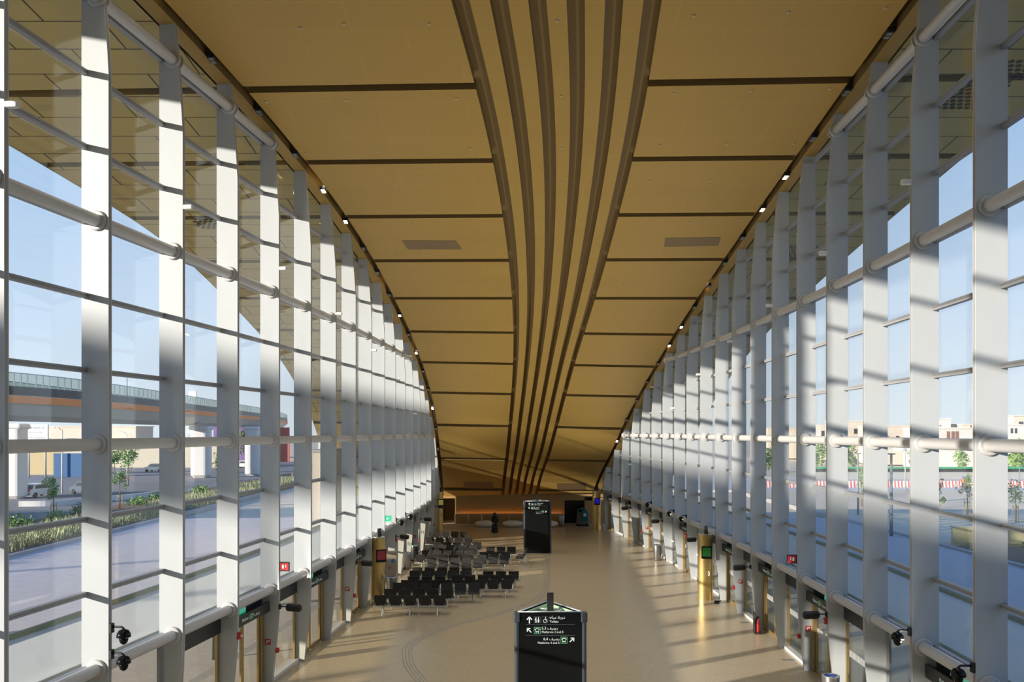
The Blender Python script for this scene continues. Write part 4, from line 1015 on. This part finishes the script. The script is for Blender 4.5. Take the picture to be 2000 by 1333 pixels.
tree((-58.5,128,0), 6.5, 1.9, 'leafy tree by the road in the second left bay', 'young trees outside the left wall', .35, False, 420, 'leaf_light', 3, .25)
tree((-62.5,132,0), 6.0, 1.6, 'darker leafy tree next to the one in second left bay', 'young trees outside the left wall', .35, False, 360, 'leaf', 4, .25)
tree((-49,140,0), 4.6, 1.0, 'staked tree beside the white pillar in the fourth left bay', 'young trees outside the left wall', .4, True, 260, 'leaf', 5, .18)
tree((-68,215,0), 9, 4., 'broad dark tree far under the flyover in the fourth bay', 'young trees outside the left wall', .2, False, 500, 'leaf', 6, .5)
rn = random.Random(11)
gb = MB()
def blade(mb, x, y, z, h, w, lean, rn):
    a = rn.uniform(0, 2*pi); dx, dy = cos(a), sin(a); lx, ly = lean*cos(a+1.), lean*sin(a+1.)
    mb.add([(x-dx*w,y-dy*w,z),(x+dx*w,y+dy*w,z),(x+dx*w*.7+lx*.5,y+dy*w*.7+ly*.5,z+h*.7),(x+lx,y+ly,z+h)], [(0,1,2,3)])
for _ in range(9000):
    y = rn.uniform(46, 150); x = rn.uniform(-39.2,-33.8)
    if (x+37)*.9 + 3*sin(y*.21) < rn.uniform(-3.2,-.5): continue
    blade(gb, x, y, .05, rn.uniform(.5,1.1), .035, rn.uniform(.1,.5), rn)
tag(gb.build('ornamental_grass', 'grass_pale'), 'pale feathery grass filling the bed behind the left kerb', 'grass', kind='stuff')
def shrub(loc, r, h, label, group, seed, m='leaf', n=150, flowers=False):
    rn = random.Random(seed); o = empty('shrub', loc, 0, label, 'shrub', group); mb = MB()
    for _ in range(n):
        d = V((rn.gauss(0,1), rn.gauss(0,1), abs(rn.gauss(0,1)))).normalized()*rn.uniform(.4,1); c = V((d.x*r, d.y*r, d.z*h)); q = rn.uniform(.08,.16)*max(r,.6)
        a = V((rn.gauss(0,1), rn.gauss(0,1), rn.gauss(0,.6))).normalized(); b = a.cross(V((rn.gauss(0,1), rn.gauss(0,1), rn.gauss(0,1)))).normalized()
        mb.add([c-a*q, c+b*q*.6, c+a*q, c-b*q*.6], [(0,1,2,3)])
    mb.build('foliage', m, o); MB().tube([(0,0,-.02),(0,0,h*.6)], .03, 5).build('stem', 'bark', o)
    if flowers: MB().lathe([(.02,0),(.07,.04),(.05,.10)], (.1,-r*.6,h*.8), 8).build('flower', 'red', o)
k = 0
for (x, y, r, h) in ((-41.8,66,1.2,1.0),(-42.3,72,1.3,1.2),(-41.8,77,1.1,1.0),(-42.8,84,1.4,1.2),(-41.9,94,1.3,1.0),(-42.5,101,1.3,1.1),(-41.5,112,1.4,1.1),(-42.,124,1.4,1.1)):
    shrub((x,y,.06), r, h, '%s green shrub from the camera in the bed beyond the left kerb' % ORD[k], 'shrubs beyond the left kerb', 20+k, 'leaf' if k % 2 else 'leaf_light', 240); k += 1
wv = MB(); wp = cat_rom([V((-54,92,0)),V((-50.5,93,0)),V((-48.5,98,0)),V((-46,104,0)),V((-45.2,112,0))], 8)
for i in range(len(wp)-1):
    a, b = wp[i], wp[i+1]; c = (a+b)/2; t = (b-a); wv.box(c+V((0,0,.3)), (t.length*1.05,.35,.6), Matrix.Rotation(math.atan2(t.y,t.x),3,'Z'))
tag(wv.build('low_wall', 'concrete_white'), 'curving low white wall beside the road in the first left bay', 'wall')

# ------------------------------------------------------------------ right outside
def bldg(px0, px1, ytop, Y, m, label, wins, depth=14):
    x0, x1 = (px0-CX)*Y/F, (px1-CX)*Y/F; z = HC+(HY-ytop)*Y/F
    W_ = [(((a+b)/2-(px0+px1)/2)*Y/F, HC-((c+d_)/2-HY)*Y/F, (b-a)*Y/F, (d_-c)*Y/F, mm) for a, b, c, d_, mm in wins]
    return block('building', x0, x1, Y, z, depth, m, label, 'low buildings beyond the right lot', W_)
bldg(1962, 2090, 832, 188, 'build_white', 'white house at right edge with aerial on the roof', [(1974,1978,837,847,'build_glass'),(1982,1986,837,847,'build_glass'),(2010,2015,837,847,'build_glass'),(1996,1999,826,832,'build_glass')])
bldg(1980, 2080, 814, 203.5, 'build_cream', 'taller cream upper floor behind the right-edge white house', [(1990,1998,824,829,'build_glass')], 10)
bldg(1822, 1904, 838, 186, 'build_white', 'white house with three brown shutters', [(1849,1855,843,862,'build_brown'),(1858,1864,843,862,'build_brown'),(1866,1872,843,862,'build_brown')])
bldg(1828, 1857, 820, 202, 'build_white', 'white roof room behind the brown-shuttered house', [(1832,1834,831,833,'build_glass'),(1836,1838,831,833,'build_glass')], 6)
bldg(1880, 1895, 831, 201, 'build_cream', 'cream stair tower beside the brown-shuttered house', [], 6)
bldg(1722, 1782, 834, 209, 'build_cream', 'cream house with pale roof tank right of second lamp post', [(1730,1736,852,860,'build_brown'),(1750,1756,852,860,'build_glass')])
bldg(1650, 1700, 824, 226, 'build_cream', 'cream house seen in the fourth right bay', [(1668,1674,838,848,'build_glass'),(1688,1694,838,848,'build_glass')])
bldg(1590, 1636, 832, 242, 'build_white', 'white house seen in the fifth right bay', [(1604,1610,842,852,'build_glass')])
bldg(1500, 1570, 838, 258, 'build_cream', 'cream house farthest left among the right-hand houses', [(1520,1526,846,856,'build_glass')])
for px0, px1, lb in ((1735,1905,'green-topped grey site hoarding, right stretch'),(1560,1720,'green-topped grey site hoarding, left stretch'),(1920,2100,'grey site hoarding behind the tree at right edge')):
    Y = 146.; x0, x1 = (px0-CX)*Y/F, (px1-CX)*Y/F
    o = empty('site_hoarding', ((x0+x1)/2, Y, 0), 0, lb, 'hoarding', 'site hoardings beyond the road')
    MB().box((0,0,.6), (x1-x0,.15,1.2)).build('panel', 'fence_grey', o); MB().box((0,-.3,1.95), (x1-x0,1.2,.28)).build('green_fascia', 'hoard_green', o)
    MB().box((0,.1,1.5), (x1-x0,.1,.7)).build('dark_band', 'black_panel', o)
Y = 124.; x = 38.; k = 0
bar = None
while x < 78:
    if bar is None:
        bar = empty('road_barrier', (x,Y,0), 0, 'x', 'barrier', 'striped road barriers')
        MB().prism([(-.30,0),(.30,0),(.14,.45),(.10,.95),(-.10,.95),(-.14,.45)], 'x', -.72, .72).build('body', 'barrier_white', bar)
        for q in (-.5,0.,.5): MB().prism([(-.31,0.0),(.31,0.0),(.15,.46),(.11,.96),(-.11,.96),(-.15,.46)], 'x', q-.11, q+.11).build('red_stripe', 'barrier_red', bar)
        KIDS[bar.name] = list(bar.children); o = bar
    else: o = dup(bar, (x,Y,0))
    o['label'] = 'red and white striped barrier, one of the long line across the lot'
    x += 1.5; k += 1
pw = empty('planter_wall', (32.5,61.8,0), math.radians(-4), 'low cream wall behind the planted bed at right edge', 'wall')
MB().box((12,.2,.6), (24,.4,1.2)).build('wall_panel', 'plant_wall', pw); MB().box((12,.2,1.22), (24.2,.5,.08)).build('coping', 'kerb', pw)
for k in range(9):
    shrub((33.2+k*1.5, 59.6-.35*k+rn.uniform(-.5,.5), .06), .45, .55+.3*rn.random(), '%s small shrub from the left in the bed before the cream wall' % ORD[k], 'shrubs before the cream wall', 50+k, 'leaf', 60, k == 6)
lamp_post((29.9,66.2,0), 6.4, 0, 'thick grey-green lamp post standing on the right forecourt', 'pole_grey', .12)
lamp_post((34.2,83,0), 6.0, 0, 'grey lamp post beside a young tree on the right', 'pole_grey', .09)
lamp_post((54.8,117,0), 6.3, .8, 'thin grey lamp post before the striped barrier', 'fence_grey', .09)
lamp_post((57.4,95,.02), 4.2, 0, 'thin lamp post with flat disc top at right edge', 'pole_grey', .07)
G_ = 'young trees outside the right wall'
tree((45.6,76,.02), 3.9, 1.15, 'young staked tree at right picture edge', G_, .38, True, 170, 'leaf_light', 31, .16)
tree((39.3,77.5,.02), 3.9, .7, 'young staked tree partly behind the second right fin', G_, .35, True, 150, 'leaf', 32, .16)
tree((44.2,81.5,.02), 4.2, .75, 'young staked tree next to the first right fin', G_, .35, True, 150, 'leaf', 33, .16)
tree((38.3,92,.02), 4.6, .9, 'young thin tree beside the grey lamp post', G_, .3, True, 170, 'leaf_light', 34, .16)
G2 = 'street trees before the right-hand houses'
tree((62,172,0), 6.4, 3.2, 'bushy street tree seen in the fifth right bay', G2, .2, False, 420, 'leaf_light', 41, .42)
tree((68.5,172,0), 5.4, 2.8, 'bushy street tree seen in the fourth right bay', G2, .2, False, 380, 'leaf', 42, .42)
tree((80,165,0), 5.0, 2.2, 'small street tree right of the thin lamp post', G2, .25, False, 300, 'leaf_light', 43, .36)
tree((86,160,0), 4.6, 2.0, 'small street tree before the brown-shuttered house', G2, .25, False, 260, 'leaf_light', 44, .34)
tree((100,165,0), 6.2, 4.2, 'wide green street tree before the right-edge house', G2, .15, False, 620, 'leaf_light', 45, .5)
tree((53,175,0), 5.5, 2.8, 'bushy street tree seen in the sixth right bay', G2, .2, False, 300, 'leaf', 46, .42)
dm = empty('roof_dome', (84.5,183,4.0), 0, 'small white dome on a low roof before the brown-shuttered house', 'dome')
MB().lathe([(1.4,0),(1.4,.3),(1.2,.9),(.7,1.4),(.1,1.6)], n=18).build('shell', 'concrete_white', dm)
ah = empty('roof_aerial', (119,193,11.9), 0, 'lattice roof aerial on the right-edge house', 'aerial')
for s in (-1,1): MB().tube([(s*.8,0,0),(0,0,2.4)], .07, 5).build('leg', 'fence_grey', ah)
MB().tube([(0,0,2.0),(0,0,4.2)], .04, 5).tube([(-.7,0,3.8),(.7,0,3.8)], .03, 5).build('mast', 'fence_grey', ah)
# ------------------------------------------------------------------ camera, sun, sky
cam = bpy.data.cameras.new('camera'); co = bpy.data.objects.new('camera', cam); COL.objects.link(co)
co.location = (0,0,HC); co.rotation_euler = (pi/2,0,0)
cam.sensor_width = 36.; cam.lens = 36.*F/2000.; cam.shift_y = (HY-666.5)/2000.; cam.clip_end = 2000; cam.clip_start = .1
SC.camera = co
UP = 96.; DOWN = 88.
d = Vector((.863,.506,-.199)).normalized()
su = bpy.data.lights.new('sun', 'SUN'); su.energy = 6.7; su.angle = math.radians(.55); su.color = (1.,.85,.78)
so = bpy.data.objects.new('sun', su); COL.objects.link(so); so.rotation_euler = d.to_track_quat('-Z','Y').to_euler(); so.location = (-60,-40,40)
for side in ('left','right'):          # added fill strips below the ceiling edge slots, brightening the floor
    sg, g = SIDES[side][2], SIDES[side][0]
    for ya, yb in ((8,20),(20,32),(32,44),(44,54),(54,64)):
        a = Vector((g(ya)+sg*.9, ya, ZS(ya)-.45)); b = Vector((g(yb)+sg*.9, yb, ZS(yb)-.45)); c = (a+b)/2; x = (b-a).normalized()
        li = bpy.data.lights.new('floor_fill', 'AREA'); li.shape = 'RECTANGLE'; li.size = (b-a).length; li.size_y = .12; li.energy = DOWN if yb < 60 else DOWN*.45; li.color = (1.,.95,.84); li.spread = math.radians(80)
        lo = bpy.data.objects.new('floor_fill', li); COL.objects.link(lo)
        zv = Vector((-sg*.42, 0, 1)).normalized(); yv = zv.cross(x).normalized(); xv = yv.cross(zv)
        lo.matrix_world = Matrix.Translation(c) @ Matrix((xv, yv, zv)).transposed().to_4x4()
for side in ('left','right'):          # added fill strips above the door headers, brightening the ceiling
    sg = SIDES[side][2]
    for ya, yb in ((18,30),(30,42),(42,54),(54,66)):
        a = wall_pt(side, ya, .78, 3.3)[0]; b = wall_pt(side, yb, .78, 3.3)[0]; c = (a+b)/2; x = (b-a).normalized()
        li = bpy.data.lights.new('ceiling_fill', 'AREA'); li.shape = 'RECTANGLE'; li.size = (b-a).length; li.size_y = .12; li.energy = UP; li.color = (1.,.95,.84); li.spread = math.radians(110)
        lo = bpy.data.objects.new('ceiling_fill', li); COL.objects.link(lo); lo.location = c
        zv = -Vector((sg*.72, 0, 1)).normalized(); yv = zv.cross(x).normalized(); xv = yv.cross(zv)
        lo.matrix_world = Matrix.Translation(c) @ Matrix((xv, yv, zv)).transposed().to_4x4()
w = bpy.data.worlds.new('world'); SC.world = w; w.use_nodes = True; nt = w.node_tree
bg = nt.nodes['Background']; tc = nt.nodes.new('ShaderNodeTexCoord'); sx = nt.nodes.new('ShaderNodeSeparateXYZ'); cr = nt.nodes.new('ShaderNodeValToRGB')
nt.links.new(tc.outputs['Generated'], sx.inputs[0]); nt.links.new(sx.outputs['Z'], cr.inputs[0])
el = cr.color_ramp.elements
el[0].position = 0.; el[0].color = (.86,.91,1.,1); el[1].position = .75; el[1].color = (.10,.24,.68,1)
e4 = el.new(.50); e4.color = (.20,.37,.76,1); e2 = el.new(.12); e2.color = (.67,.78,1.,1); e3 = el.new(.35); e3.color = (.40,.59,.93,1)
nt.links.new(cr.outputs[0], bg.inputs[0]); bg.inputs[1].default_value = .80
vsn = SC.view_settings
SC.display_settings.display_device = 'sRGB'; vsn.view_transform = 'Standard'; vsn.look = 'None'; vsn.gamma = 1; vsn.use_curve_mapping = False; vsn.exposure = .48
cy = SC.cycles
cy.max_bounces = 8; cy.diffuse_bounces = 4; cy.glossy_bounces = 3; cy.transmission_bounces = 4; cy.transparent_max_bounces = 40
cy.use_denoising = True; cy.use_adaptive_sampling = True; cy.adaptive_threshold = .03; cy.sample_clamp_indirect = 6; cy.caustics_reflective = False; cy.caustics_refractive = False
